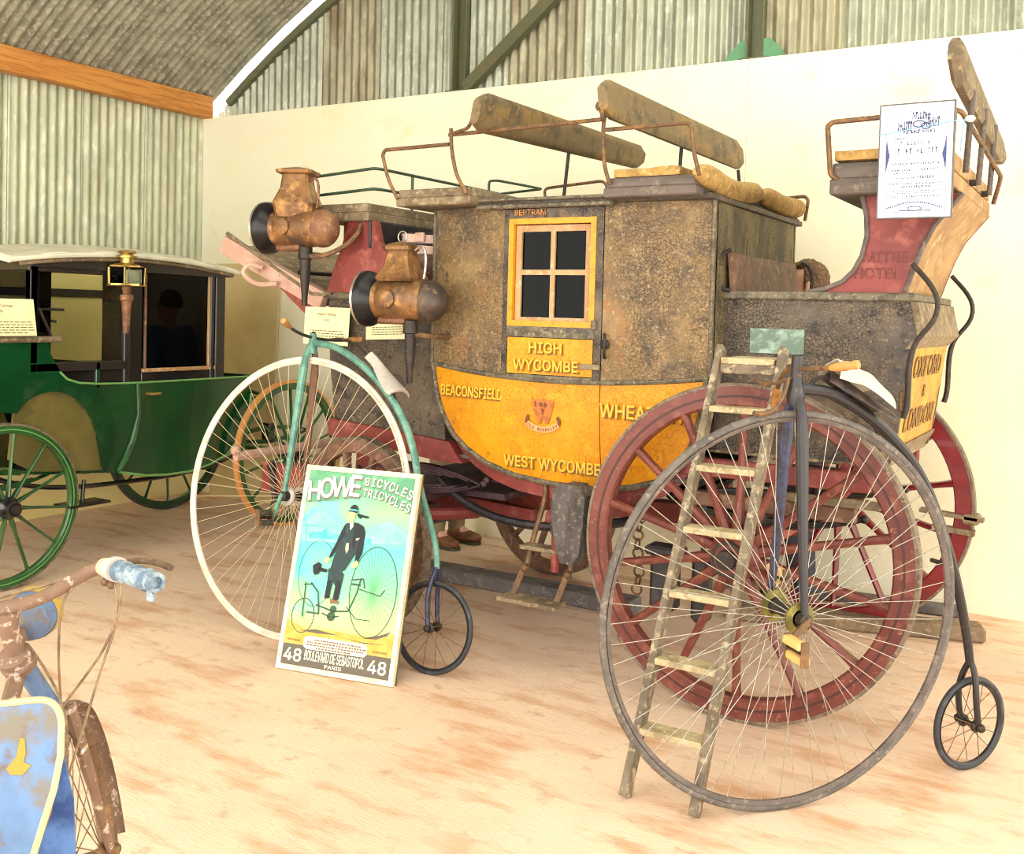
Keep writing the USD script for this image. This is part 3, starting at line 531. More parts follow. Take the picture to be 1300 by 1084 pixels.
for t, y, s, h in (('OXFORD', 4.745, .70, .085), ('&', 4.745, .47, .05), ('LONDON', 4.745, .14, .085)):
    part(bt_, 'rear_lettering', MB().text(t, h, rp(y, s), EY, ezr, .002, squeeze=1.9 if t == 'x' else 1.45), 'dark_letter', False)
part(bt_, 'latch', MB().box((-.762, 4.262, 1.25), (-.72, 4.29, 1.33)).rod((-.74, 4.27, 1.24), (-.74, 4.27, 1.34), .012), 'rusty_iron')
part(bt_, 'side_card', MB().box((-1.375, 4.262, 1.46), (-1.145, 4.272, 1.565), .001), 'teal_card', label='pale blue-green card fixed on the side panel')
gs = holder(co, 'guard_seat')
prof = [(-.76, 1.722), (-.735, 1.80), (-.70, 1.90), (-.66, 1.985), (-.60, 2.06), (-.56, 2.11)]
shape = [(-1.14, 1.722), (-1.07, 1.735), (-1.0, 1.765), (-.955, 1.81), (-.925, 1.87), (-.908, 1.95), (-.912, 2.03), (-.932, 2.11)]
for y in (4.275, 5.195): part(gs, 'side_panel', MB().prism((shape + prof[::-1])[::-1], (0, y, 0), EX, EZ, -.025), 'dusty_red', False)
part(gs, 'side_edge', MB().tube([(x, 4.268, z) for x, z in shape], .010, 8), 'grey_wood'); part(gs, 'side_edge', MB().tube([(x + .004, 4.268, z) for x, z in prof], .010, 8), 'grey_wood')
F = np.array([[(x, y, z) for x, z in prof] for y in (4.285, 5.215)]); part(gs, 'rear_panel', MB().shell(F, F - V(.02, 0, 0)), 'tan_hide', 40)
part(gs, 'mitre_lettering', MB().text('MITRE', .042, (-.835, 4.273, 1.845), EX, EZ, .002, squeeze=.95), 'maroon_letter', False); part(gs, 'hotel_lettering', MB().text('HOTEL', .042, (-.865, 4.273, 1.78), EX, EZ, .002, squeeze=.95), 'maroon_letter', False)
slab(gs, 'seat_board', -1.045, -.60, 4.19, 5.32, 2.112, 2.24, 'grey_wood')
part(gs, 'seat_edge', MB().box((-.60, 4.17, 2.125), (-.575, 5.34, 2.185)).box((-.60, 4.17, 2.195), (-.58, 5.34, 2.26)), 'tan_hide')
for y in (4.6, 5.0): part(gs, 'seat_bolt', MB().lathe([(0, .03), (.014, .028), (.014, 0)], (-.576, y, 2.19), EX, 10), 'black_iron')
part(gs, 'cushion', cush(-1.03, -.66, 4.2, 5.3, 2.24, 2.30), 'cushion', 50)
rail(gs, 'hand_rail', [(-1.015, 4.2, 2.175), (-1.04, 4.18, 2.19), (-1.055, 4.17, 2.385), (-1.035, 4.17, 2.40), (-.855, 4.17, 2.405), (-.60, 4.17, 2.42), (-.585, 4.17, 2.41), (-.59, 4.17, 2.22)], .011, 'rusty_iron')
rail(gs, 'hand_rail', [(-.60, 4.17, 2.42), (-.57, 4.25, 2.42), (-.55, 4.7, 2.37), (-.525, 5.28, 2.30), (-.56, 5.33, 2.18)], .010, 'rusty_iron')
backrest(gs, -.575, 4.07, 2.685, 2.49, 5.70, 2.525, 2.40, -.1, .055, 'old_wood', .09)
for y in (4.35, 4.75, 5.15): part(gs, 'backrest_iron', MB().rod((-.56, y, 2.2), (-.545, y, 2.52), .012, n=8), 'grey_wood')
for y in (4.22, 5.27):
    part(bt_, 'spring_iron', MB().tube(spline([(-.722, y, 1.835), (-.662, y, 1.766), (-.624, y, 1.683), (-.639, y, 1.613), (-.69, y, 1.543), (-.718, y, 1.449), (-.735, y, 1.229)], 24), [.010]*14 + [.012]*10, 8), 'black_iron')
part(gs, 'lazy_back', MB().shell(*(lambda F: (F, F - V(.025, 0, 0)))(np.array([[(-1.445 - .015*s, y, 1.722 + .165*s) for s in (0, .5, 1)] for y in np.linspace(4.26, 5.24, 9)]))), 'leather_brown', 40, label='folded brown leather squab behind the body')
part(gs, 'grab_iron', MB().tube(spline([(-1.46, 4.235, 1.90), (-1.50, 4.225, 1.87), (-1.515, 4.22, 1.80), (-1.50, 4.225, 1.74), (-1.46, 4.235, 1.725)], 16), .009, 8), 'black_iron')
part(gs, 'grab_iron', MB().tube(spline([(-1.44, 5.25, 1.90), (-1.40, 5.27, 1.87), (-1.385, 5.27, 1.80), (-1.39, 5.26, 1.73)], 16), .009, 8), 'black_iron')
# ---------------------------------------------------------------- coach: wheels, running gear, lamps, steps
def cart_wheel(parent, C, R, u, out, width, deep, ns, mats, nave=(.085, .16), name='wheel', tyre_t=.014, dish=.05, spoke=(.029, .038), line=None, label=None, rot=0.):
    """C: centre of the rim; u: direction of the wheel's plane; out: axle direction pointing away from the vehicle"""
    felloe, tyre, hubm, spokem = mats; C = np.asarray(C, float); u = unit(u); out = unit(out); h = width/2
    w = holder(parent, name, label)
    part(w, 'tyre', MB().ring([(R - tyre_t, -h - .002), (R - .002, -h - .002), (R, -h + .004), (R, h - .004), (R - .002, h + .002), (R - tyre_t, h + .002)], C, out, 96), tyre)
    r1 = R - tyre_t + .001; r0 = r1 - deep
    part(w, 'felloe', MB().ring([(r0 + .006, -h), (r1, -h), (r1, h), (r0 + .008, h), (r0, h - .008), (r0, -h + .008)], C, out, 96), felloe)
    if line: part(w, 'felloe_line', MB().ring([((r0 + r1)/2 - line[1], h - .002), ((r0 + r1)/2 + line[1], h - .002), ((r0 + r1)/2 + line[1], h + .0018), ((r0 + r1)/2 - line[1], h + .0018)], C, out, 96), line[0])
    rn, ln = nave
    for k in range(ns):
        a = rot + 2*PI*(k + .5)/ns; d = math.cos(a)*u + math.sin(a)*EZ; sidev = np.cross(d, out)
        p, q = C + d*rn*.7 + out*dish, C + d*(r0 + .01); L = np.linalg.norm(q - p)
        t = MB(); n = 8; dd = unit(q - p); P = [p, p + dd*L*.16, p + dd*L*.3, p + dd*L*.85, q]; ws = [spoke[1], spoke[1], spoke[0], spoke[0]*.92, spoke[0]*1.15]
        v = [];
        for c, ww in zip(P, ws):
            for b in range(n): an = 2*PI*b/n; v.append(c + sidev*math.cos(an)*ww*.62 + np.cross(dd, sidev)*math.sin(an)*ww*.9)
        f = [(i*n + b, i*n + (b+1) % n, (i+1)*n + (b+1) % n, (i+1)*n + b) for i in range(4) for b in range(n)]
        part(w, 'spoke', t.add(v, f), spokem)
    part(w, 'nave', MB().lathe([(0, -.10), (rn*.72, -.10), (rn*.95, -.04), (rn, .0), (rn, dish*1.7), (rn*.82, dish*2.1), (rn*.62, ln), (0, ln)], C, out, 28), hubm)
    part(w, 'nave_band', MB().ring([(rn*.60, ln - .03), (rn*.68, ln - .03), (rn*.68, ln + .004), (rn*.56, ln + .004)], C, out, 28).lathe([(0, ln + .03), (rn*.36, ln + .028), (rn*.4, ln)], C, out, 20), 'black_iron' if hubm != 'green_gloss' else 'black_iron')
    return w
CW = ('maroon', 'iron_tyre', 'maroon', 'maroon'); CWF = ('maroon_fresh', 'iron_tyre', 'maroon_fresh', 'maroon_fresh'); CWD = ('dusty_brown', 'iron_tyre', 'dusty_brown', 'dusty_brown')
cart_wheel(co, (-1.278, 3.94, .676), .676, EX, -EY, .062, .082, 14, CW, (.10, .17), line=('maroon_groove', .0045), label='near rear wheel behind the black penny-farthing')
cart_wheel(co, (-1.278, 5.52, .676), .676, EX, EY, .062, .082, 14, CWF, (.10, .17), line=('maroon_groove', .004), label='far rear wheel close to the white wall')
fa = unit(V(-.16, -.987, 0)); fu = V(.987, -.16, 0)
FC = V(-3.12, 4.73, .484)
cart_wheel(co, FC + fa*.78, .484, fu, fa, .055, .07, 12, CWD, (.085, .14), label='near front wheel behind the poster')
cart_wheel(co, FC - fa*.78, .484, fu, -fa, .055, .07, 12, CWD, (.085, .14), label='far front wheel under the body')
ug = holder(co, 'running_gear')
part(ug, 'rear_axle', MB().rod((-1.278, 3.98, .676), (-1.278, 5.48, .676), .03).box((-1.33, 4.15, .65), (-1.23, 5.3, .73)), 'dusty_red')
part(ug, 'front_axle', MB().rod(FC + fa*.74, FC - fa*.74, .028).bar(FC + fa*.55 + V(0, 0, .05), FC - fa*.55 + V(0, 0, .05), .09, .09, EZ), 'purple_hide')
part(ug, 'perch', MB().bar((-3.25, YC, .60), (-1.25, YC, .66), .09, .10, EZ), 'dusty_red')
part(ug, 'transom', MB().bar((-3.12, 4.2, .66), (-3.12, 5.26, .66), .14, .07, EZ), 'purple_hide')
def leaf_spring(name, c, d, L, rise, n=4, w=.045, mat='black_iron'):
    d = unit(d); s = MB(); sv = np.cross(d, EZ)
    for sg in (-1, 1):
        for k in range(n):
            l = L*(1 - .2*k)/2; P = [c + d*t*l + EZ*sg*(rise*(1 - (t*l/(L/2))**2) - k*.011) for t in np.linspace(-1, 1, 13)]
            F = np.array([[p - sv*w/2, p + sv*w/2] for p in P]); s.shell(F, F - EZ*.009)
    s.rod(c - EZ*(rise + .0), c - EZ*(rise - .05), .03).ball(c + d*L/2, .018, 1).ball(c - d*L/2, .018, 1)
    part(ug, name, s, mat, 40)
for y in (4.28, 5.18):
    leaf_spring('side_spring', V(-1.30, y, .80), EX, .84, .075); leaf_spring('side_spring', V(-3.12, y, .745), EX, .80, .07, mat='purple_hide')
leaf_spring('cross_spring', V(-1.72, YC, .80), EY, .9, .05); leaf_spring('cross_spring', V(-2.70, YC, .77), EY, .9, .05, mat='purple_hide')
for y in (4.45, 5.0):
    part(ug, 'futchell', MB().bar((-4.1, y - .02, .66), (-2.55, y + .06, .56), .055, .09, EZ), 'dusty_red')
part(ug, 'sway_bar', MB().tube([FC + V(.42*math.sin(a), -.62*math.cos(a), .10) for a in np.linspace(-.9, .9, 15)], .03, 8), 'dusty_red')
part(ug, 'wheel_plate', MB().ring([(.22, .16), (.30, .16), (.30, .19), (.22, .19)], FC, EZ, 40), 'purple_hide')
part(ug, 'bed_board', MB().box((-3.4, 4.32, .665), (-2.62, 5.14, .70)), 'purple_hide')
part(ug, 'splinter_bar', MB().tube([(-4.22, 4.06, .765), (-4.12, 4.73, .79), (-4.02, 5.4, .80)], .026, 10).ball((-4.22, 4.06, .80), .03, 1), 'pink_board')
part(ug, 'pole_board', MB().bar((-4.10, 4.16, .66), (-3.45, 4.20, .62), .04, .17, EZ), 'dusty_red')
for p in ((-4.02, 4.14, .72), (-3.62, 4.16, .80)): part(ug, 'shackle', MB().rod(V(*p), V(*p) + V(.03, 0, -.2), .018).ball(p, .03, 1), 'black_iron')
part(ug, 'body_rocker', (lambda xs: MB().shell(*(lambda F: (F, F + V(0, .05, 0)))(np.array([[(x, float(yside(x, .85)) + .03, float(zb(x)) - .082 - (.0 if abs(x + 2.2) < .55 else .0)), (x, float(yside(x, .85)) + .03, float(zb(x)) - .012)] for x in xs]))))(np.linspace(-2.84, -1.58, 26)), 'dusty_red', 30)
for y in (4.16, 5.24): part(ug, 'rear_sill', MB().box((-1.68, y, .925), (-.84, y + .06, 1.0)), 'dusty_red')
part(ug, 'rear_beam', MB().box((-1.6, 4.2, .79), (-.9, 4.25, .85)), 'dusty_brown')
part(ug, 'hind_bar', MB().bar((-1.15, 4.1, .89), (-.78, 4.1, .89), .05, .03, EZ), 'old_wood')
part(ug, 'boot_stay', MB().rod((-.95, 4.25, 1.02), (-1.12, 4.35, .72), .018).rod((-.86, 4.3, 1.02), (-1.2, 4.4, .70), .014).rod((-.9, 5.2, 1.02), (-1.2, 5.1, .70), .016), 'dusty_red')
part(ug, 'leather_brace', MB().tube(spline([(-1.9, 4.35, .66), (-2.3, 4.3, .58), (-2.7, 4.28, .60), (-3.0, 4.3, .74)], 16), .022, 8), 'leather_black')
for k in range(11): part(ug, 'chain_link', MB().ring([(.020, -.004), (.027, -.004), (.027, .004), (.020, .004)], (-1.80 + .006*math.sin(k), 4.12, .80 - .040*k), EX if k % 2 else EY, 12), 'rusty_iron')
part(ug, 'drag_shoe', MB().box((-1.72, 4.05, .34), (-1.60, 4.14, .60), .02).box((-1.74, 4.04, .58), (-1.58, 4.15, .62), .01), 'leather_black')
part(ug, 'drag_shoe', MB().box((-1.55, 4.10, .30), (-1.47, 4.18, .58), .02).rod((-1.51, 4.14, .58), (-1.51, 4.14, .80), .01), 'leather_black')
# brake
bk = holder(co, 'brake')
blk = [( -2.115, .84), (-2.07, .865), (-2.0, .865), (-1.963, .82), (-1.968, .70), (-1.985, .56), (-2.02, .515), (-2.075, .52), (-2.10, .60), (-2.125, .72)]
part(bk, 'brake_block', MB().prism(blk[::-1], (0, 3.90, 0), EX, EZ, -.10), 'brake_wood', False)
part(bk, 'brake_shoe', MB().prism([(-2.14, .79), (-2.10, .82), (-2.10, .60), (-2.135, .64)][::-1], (0, 3.92, 0), EX, EZ, -.06), 'black_iron', False)
part(bk, 'brake_arm', MB().bar((-2.14, 3.98, .70), (-2.14, 4.5, .68), .03, .05, EZ).lathe([(0, .05), (.03, .045), (.03, 0)], (-2.13, 3.97, .70), -EX, 12).rod((-2.15, 4.0, .68), (-2.15, 4.0, .45), .02), 'dusty_red')
part(bk, 'far_brake_block', MB().box((-.66, 5.47, .615), (-.58, 5.56, .665), .01).bar((-.86, 5.5, .66), (-.56, 5.5, .64), .06, .02, EZ).bar((-.80, 5.5, .58), (-.60, 5.5, .57), .05, .03, EZ), 'old_wood')
# folding steps
sp = holder(co, 'folding_steps')
for x, dx in ((-2.285, -.03), (-2.085, -.005)):
    part(sp, 'step_iron', MB().tube(spline([(x, 4.13, .82), (x + .005, 4.12, .74), (x + dx*.25, 4.09, .64), (x + dx*.75, 4.05, .52), (x + dx, 4.02, .43)], 16), .013, 8).bar((x + dx, 4.02, .46), (x + dx - .035, 3.97, .315), .012, .03, EX).ball((x + dx, 4.01, .44), .02, 1), 'rusty_iron')
part(sp, 'step_tread', MB().box((-2.385, 3.88, .305), (-2.085, 4.0, .325)), 'old_wood')
part(sp, 'step_tread', MB().box((-2.33, 3.98, .53), (-2.09, 4.06, .55)), 'old_wood')
# lamps
def coach_lamp(X, Y, Z, label, top, tilt=0., arm=None):
    L = holder(co, 'coach_lamp', label); A = unit(V(-1, -.10, 0)); o = V(X, Y, Z)
    side_ = unit(np.cross(EZ, A))
    part(L, 'barrel', MB().lathe([(0, -.16), (.05, -.155), (.085, -.14), (.10, -.11), (.102, .06), (.085, .10), (.098, .13), (.10, .15), (.094, .15), (.09, .12), (0, .10)], o, A, 32), 'lamp_copper')
    part(L, 'rear_dome', MB().ball(o - A*.16 - EZ*.005, (.088, .088, .098), 3), 'lamp_dome' if not tilt else 'lamp_brown')
    part(L, 'bezel', MB().lathe([(.095, .12), (.128, .155), (.136, .175), (.134, .20), (.12, .205), (.11, .19), (.095, .15)], o, A, 40), 'bezel_black')
    part(L, 'bezel_rim', MB().ring([(.130, .196), (.137, .193), (.137, .205), (.128, .207)], o, A, 40), 'silver_rim')
    part(L, 'lens', MB().lathe([(.118, .193), (.06, .205), (0, .21)], o, A, 32), 'lens_glass')
    ch = MB()
    zs = [(.085, .085), (.10, .095), (.16, .064), (.23, .052), (.235, .060), (.25, .062), (.262, .052), (.275, .02)] if not top else [(.05, .085), (.12, .10), (.13, .098), (.20, .070), (.27, .062), (.275, .085), (.29, .090), (.30, .062), (.31, .02)]
    n = 8; v = []
    for z, r in zs:
        for b in range(4):
            for e in (-1, 1):
                a = PI/4 + b*PI/2 + e*.10 + .35*tilt; v.append(o + EZ*z + A*.0 + (math.cos(a)*A + math.sin(a)*side_)*r*1.38)
    f = [(i*n + b, i*n + (b+1) % n, (i+1)*n + (b+1) % n, (i+1)*n + b) for i in range(len(zs) - 1) for b in range(n)]
    v.append(o + EZ*zs[-1][0]); f2 = [((len(zs)-1)*n + b, (len(zs)-1)*n + (b+1) % n, len(v) - 1) for b in range(n)]
    m = trimesh.Trimesh(v, [t for q in f for t in ((q[0], q[1], q[2]), (q[0], q[2], q[3]))] + f2, process=False)
    part(L, 'chimney', m, 'lamp_copper', 20)
    part(L, 'side_door', MB().lathe([(.045, 0), (.045, .02), (.03, .028), (0, .028)], o + A*.02 - side_*(-.092) if side_[1] < 0 else o + A*.02 - side_*.092, side_ if side_[1] < 0 else -side_, 20), 'lamp_copper')
    part(L, 'oil_tank', MB().box(o + V(-.11, -.05, -.12), o + V(.05, .05, -.085), .01), 'lamp_brown')
    part(L, 'stem', MB().lathe([(0, 0), (.035, 0), (.038, -.06), (.028, -.065), (.026, -.15), (.016, -.25), (.014, -.30), (0, -.30)], o + V(.06, 0, -.10), EZ, 16), 'black_iron')
    if not top: part(L, 'ring_handle', MB().tube(arc(o + EZ*.30, .026, 0, 2*PI, 18, EX, EZ)[:-1], .004, 6, closed=True), 'silver_rim')
    part(L, 'side_handle', MB().tube(spline([o + V(.075, 0, .235), o + V(.125, 0, .245), o + V(.14, 0, .20), o + V(.13, 0, .10)], 12), .007, 6), 'silver_rim' if not top else 'lamp_brown')
    if arm: part(L, 'bracket', MB().tube(spline([V(*p) for p in arm], 16), .013, 8), 'rusty_iron')
MATS['lens_glass'] = None
glass('lens_glass', (210, 214, 214), 1.6)
coach_lamp(-2.985, 3.92, 1.655, 'near side lamp in front of the body', False, 0, [(-2.925, 3.92, 1.49), (-2.87, 3.95, 1.485), (-2.83, 4.10, 1.48)])
coach_lamp(-3.69, 3.95, 2.015, 'near side lamp by the footboard, bruised copper', True, 1, [(-3.63, 3.95, 1.875), (-3.52, 3.97, 1.875), (-3.43, 4.05, 1.94), (-3.42, 4.14, 2.06)])
# things hung on or fixed to the coach
hb = thing('leather_hat_case', 'brown leather bucket-shaped case with pale buckled straps hanging behind the driver seat', 'leather case', (-3.17, 4.42, 1.72))
part(hb, 'case_body', MB().lathe([(0, 0), (.12, 0), (.13, .02), (.165, .20), (.17, .205), (.165, .215), (0, .22)], (-3.17, 4.42, 1.72), EZ, 28), 'leather_brown')
part(hb, 'lid', MB().lathe([(0, .30), (.15, .29), (.168, .275), (.17, .225), (.165, .218)], (-3.17, 4.42, 1.72), EZ, 28), 'leather_black')
part(hb, 'strap', MB().ring([(.170, .235), (.177, .235), (.177, .278), (.170, .278)], (-3.17, 4.42, 1.72), V(.06, 0, 1), 32), 'strap_pink'); part(hb, 'strap', MB().ring([(.164, .18), (.172, .18), (.176, .222), (.168, .222)], (-3.17, 4.42, 1.72), V(.06, 0, 1), 32), 'strap_pink')
part(hb, 'buckle', MB().box((-3.15, 4.236, 1.955), (-3.09, 4.252, 2.005), .006), 'strap_pink')
# ---------------------------------------------------------------- the green carriage (its length runs along +Y, we see its right-hand side)
gc = thing('green_carriage', 'glossy dark green closed carriage with pale roof and brass lamps at the left wall', 'carriage', (-5.85, 4.5, 0))
XN, XFAR = -5.35, -6.33
cb = holder(gc, 'body')
GP = lambda poly, x, t=.025: MB().prism(poly, (x - t, 0, 0), EY, EZ, t)
rear_line = [(5.28, 1.10), (5.285, .98), (5.26, .84), (5.18, .68), (5.06, .57), (4.90, .515), (4.73, .49), (4.55, .49), (4.377, .505)]
door_front = [(4.30, 1.10), (4.31, .90), (4.27, .74), (4.21, .63), (4.14, .555)]
def bez(p0, p1, p2, n=8): return [tuple((1-t)**2*np.array(p0) + 2*t*(1-t)*np.array(p1) + t*t*np.array(p2)) for t in np.linspace(0, 1, n)]
door_lo = [(4.31, 1.10), (4.32, .90), (4.28, .74), (4.225, .62), (4.17, .55), (4.377, .505), (4.55, .49), (4.73, .49), (4.90, .515), (4.965, .54), (4.965, 1.10)]
front = [(3.36, 1.37), (3.36, 1.15), (3.32, .985), (3.487, .963)] + bez((3.487, .963), (3.56, 1.075), (3.70, 1.075)) + bez((3.70, 1.075), (3.92, 1.07), (4.02, .80), 10) + [(4.06, .60), (4.08, .56), (4.165, .55), (4.22, .63), (4.275, .74), (4.315, .90), (4.305, 1.10)] + bez((4.0, 1.108), (3.80, 1.12), (3.74, 1.22), 8) + [(3.69, 1.30), (3.68, 1.37)]
for x in (XN, XFAR + .025):
    part(cb, 'front_side_panel', GP(front, x), 'green_gloss', False); part(cb, 'rear_side_panel', GP([(4.97, 1.10), (4.97, .54)] + rear_line[4:0:-1][:0] + [(5.06, .57), (5.18, .68), (5.26, .84), (5.285, .98), (5.28, 1.10)], x), 'green_gloss', False)
arch = [(3.46, .70)] + bez((3.487, .963), (3.56, 1.075), (3.70, 1.075)) + bez((3.70, 1.075), (3.92, 1.07), (4.02, .80), 10) + [(4.08, .56), (3.95, .56), (3.6, .62)]
part(cb, 'wheel_recess', GP(arch, XN - .03, .02), 'wheelhouse_brown', False, label='olive brown recess for the front wheel')
part(cb, 'wheel_recess', GP(arch, XFAR + .06, .02), 'wheelhouse_brown', False)
under = [(3.6, .60), (4.08, .555), (4.377, .50), (4.73, .485), (4.9, .51), (5.06, .565), (5.18, .68), (5.26, .84), (5.285, .98), (5.28, 1.10)]
F = np.array([[(x, y, z) for y, z in under] for x in (XFAR + .01, XN - .01)]); part(cb, 'underside', MB().shell(F, F + V(0, -.0, .015)), 'green_gloss', 30)
part(cb, 'front_wall', MB().box((XFAR, 4.00, 1.08), (XN, 4.03, 1.24)).box((XFAR, 3.34, 1.0), (XN, 3.37, 1.36)), 'green_gloss')
part(cb, 'belt_moulding', MB().tube([(XN + .006, 3.75, 1.19), (XN + .006, 3.80, 1.145), (XN + .006, 3.88, 1.12), (XN + .006, 4.02, 1.108), (XN + .006, 4.3, 1.102), (XN + .006, 5.28, 1.105)], .007, 8), 'green_line')
part(cb, 'lower_moulding', MB().tube([(XN + .006, y, z) for y, z in [(4.17, .55), (4.377, .502), (4.55, .487), (4.73, .487), (4.90, .512), (5.06, .567), (5.18, .68), (5.26, .84), (5.282, .98)]], .008, 8), 'green_line')
part(cb, 'pillar_moulding', MB().tube([(XN + .008, y, z) for y, z in [(4.30, 1.10), (4.312, .90), (4.27, .74), (4.215, .63), (4.16, .556)]], [.010, .012, .018, .02, .014], 8), 'green_wheel')
dr = holder(gc, 'door'); part(dr, 'lower_panel', GP(door_lo, XN + .004), 'green_gloss', False)
dh = MB().tube([(XN + .03, 4.355, 1.03), (XN + .035, 4.41, 1.026), (XN + .03, 4.46, 1.028)], .009, 8).rod((XN, 4.37, 1.03), (XN + .03, 4.37, 1.03), .008)
part(dr, 'door_handle', dh, 'brass')
def post(y0, y1, z0, z1, x=XN, w=.05, name='window_post', mat='black_coach', par=cb): part(par, name, MB().box((x - w, y0, z0), (x, y1, z1), .006), mat)
for x, w in ((XN, .05), (XFAR + .05, .05)):
    post(3.56, 3.61, 1.24, 1.82, x); post(4.20, 4.25, 1.10, 1.82, x); post(4.245, 4.345, 1.10, 1.83, x - .012, .04, mat='black_gloss'); post(4.90, 4.935, 1.10, 1.83, x, mat='sash_wood' if 0 else 'black_coach'); post(4.945, 5.03, 1.10, 1.84, x)
    post(3.55, 4.25, 1.775, 1.83, x, name='window_rail'); post(3.60, 4.22, 1.19, 1.245, x, name='window_rail'); post(3.74, 4.30, 1.11, 1.19, x - .015, name='window_rail', mat='black_gloss'); post(4.34, 4.95, 1.80, 1.845, x, name='window_rail'); post(4.345, 4.95, 1.165, 1.19, x, name='window_rail', mat='sash_wood'); post(4.34, 4.95, 1.105, 1.165, x - .012, name='window_rail', mat='black_gloss')
post(4.36, 4.375, 1.19, 1.80, XN - .004, .02, 'sash_strip', 'dusty_brown', dr); post(4.885, 4.90, 1.19, 1.80, XN - .004, .02, 'sash_strip', 'sash_wood', dr)
for a, b in ((XFAR, XFAR + .05), (XN - .05, XN), ((XN+XFAR)/2 - .02, (XN+XFAR)/2 + .02)): part(cb, 'window_post', MB().box((a, 3.56, 1.24), (b, 3.61, 1.82), .006), 'black_coach')
part(cb, 'window_rail', MB().box((XFAR, 3.56, 1.775), (XN, 3.61, 1.83), .006), 'black_coach'); part(cb, 'window_rail', MB().box((XFAR, 3.56, 1.19), (XN, 3.61, 1.245), .006), 'black_coach')
glass('window_glass', (240, 242, 234), 1.3); glass('dark_glass', (84, 84, 90), 1.3)
part(cb, 'pane', MB().box((XN - .03, 3.605, 1.24), (XN - .024, 4.205, 1.78), .001), 'window_glass'); part(cb, 'pane', MB().box((XFAR + .024, 3.605, 1.24), (XFAR + .03, 4.205, 1.78), .001), 'window_glass')
part(cb, 'pane', MB().box((XFAR + .05, 3.582, 1.24), (XN - .05, 3.588, 1.78), .001), 'window_glass'); part(dr, 'pane', MB().box((XN - .028, 4.345, 1.185), (XN - .022, 4.905, 1.81), .001), 'dark_glass')
part(cb, 'seat_back', MB().box((XFAR + .06, 4.93, .95), (XN - .06, 5.0, 1.78), .02), 'leather_black'); part(cb, 'seat', MB().box((XFAR + .06, 4.5, .86), (XN - .06, 4.95, 1.0), .03), 'upholstery'); part(cb, 'squab', MB().box((XN - .6, 4.5, 1.0), (XN - .08, 4.92, 1.30), .04), 'upholstery')
part(cb, 'far_blind', MB().box((XFAR + .03, 4.80, 1.12), (XFAR + .045, 4.93, 1.80)), 'leather_black'); part(cb, 'division', MB().box((XN - .34, 4.29, .95), (XN - .06, 4.31, 1.80)), 'upholstery')
part(cb, 'rear_wall', MB().box((XFAR, 5.0, 1.10), (XN - .01, 5.03, 1.84)), 'black_coach'); part(cb, 'rear_bulge', MB().box((XFAR, 5.0, 1.07), (XN - .01, 5.27, 1.10)), 'green_gloss'); part(cb, 'floor', MB().box((XFAR + .03, 4.1, .62), (XN - .03, 5.1, .65)), 'upholstery')
rf = holder(gc, 'roof'); ys = np.linspace(3.40, 5.14, 24); xs = np.linspace(XFAR - .05, XN + .045, 15)
rz = lambda x, y: 1.835 + .025*(y > 9) + .10*(1 - ((x - (XN+XFAR)/2)/.56)**2)*.6 + .075*(1 - ((y - 4.27)/.9)**2)
F = np.array([[(x, y, rz(x, y) + .006*math.sin(y*19 + x*7)*(abs(x - XN) < .2)) for y in ys] for x in xs]); part(rf, 'roof_cloth', MB().shell(F, F - V(0, 0, .02)), 'roof_cloth', 50)
part(rf, 'eave_moulding', MB().tube([(XN + .045, y, rz(XN + .04, y) - .018) for y in ys], .015, 8), 'roof_cloth'); part(rf, 'eave_moulding', MB().tube([(XN + .03, y, rz(XN + .04, y) - .045) for y in ys[1:-1]], .012, 8), 'old_wood')
part(rf, 'eave_moulding', MB().tube([(x, 3.40, rz(x, 3.40) - .02) for x in xs], .015, 8), 'roof_cloth'); part(rf, 'cornice', MB().shell(*(lambda F: (F, F - V(.03, 0, 0)))(np.array([[(XN + .02, y, 1.80), (XN + .02, y, rz(XN, y) - .05)] for y in ys[2:-1]]))), 'black_coach', 30)
# driver's seat
st = holder(gc, 'driver_seat'); part(st, 'seat_board', MB().box((XFAR + .1, 3.30, 1.365), (XN + .03, 3.75, 1.40), .012), 'old_wood'); part(st, 'seat_pad', MB().box((XFAR + .12, 3.32, 1.40), (XN - .03, 3.72, 1.415), .01), 'black_coach')
part(st, 'seat_rail', MB().tube([(XN - .01, 2.95, 1.565), (XN - .01, 3.78, 1.555)], .008, 8).rod((XN - .01, 3.62, 1.56), (XN - .01, 3.70, 1.40), .008).rod((XN - .01, 3.7, 1.49), (XN - .01, 3.73, 1.485), .008), 'black_gloss')
part(st, 'seat_back_cushion', MB().box((-5.95, 3.62, 1.42), (-5.55, 3.70, 1.74), .03), 'leather_black'); part(st, 'side_shell', GP([(3.0, 1.37), (2.9, 1.10), (3.1, .95), (3.34, .98), (3.36, 1.37)], XN - .02), 'green_gloss', False)
part(st, 'dash_floor', MB().box((XFAR + .05, 2.85, .92), (XN - .02, 3.36, .95)), 'green_gloss')
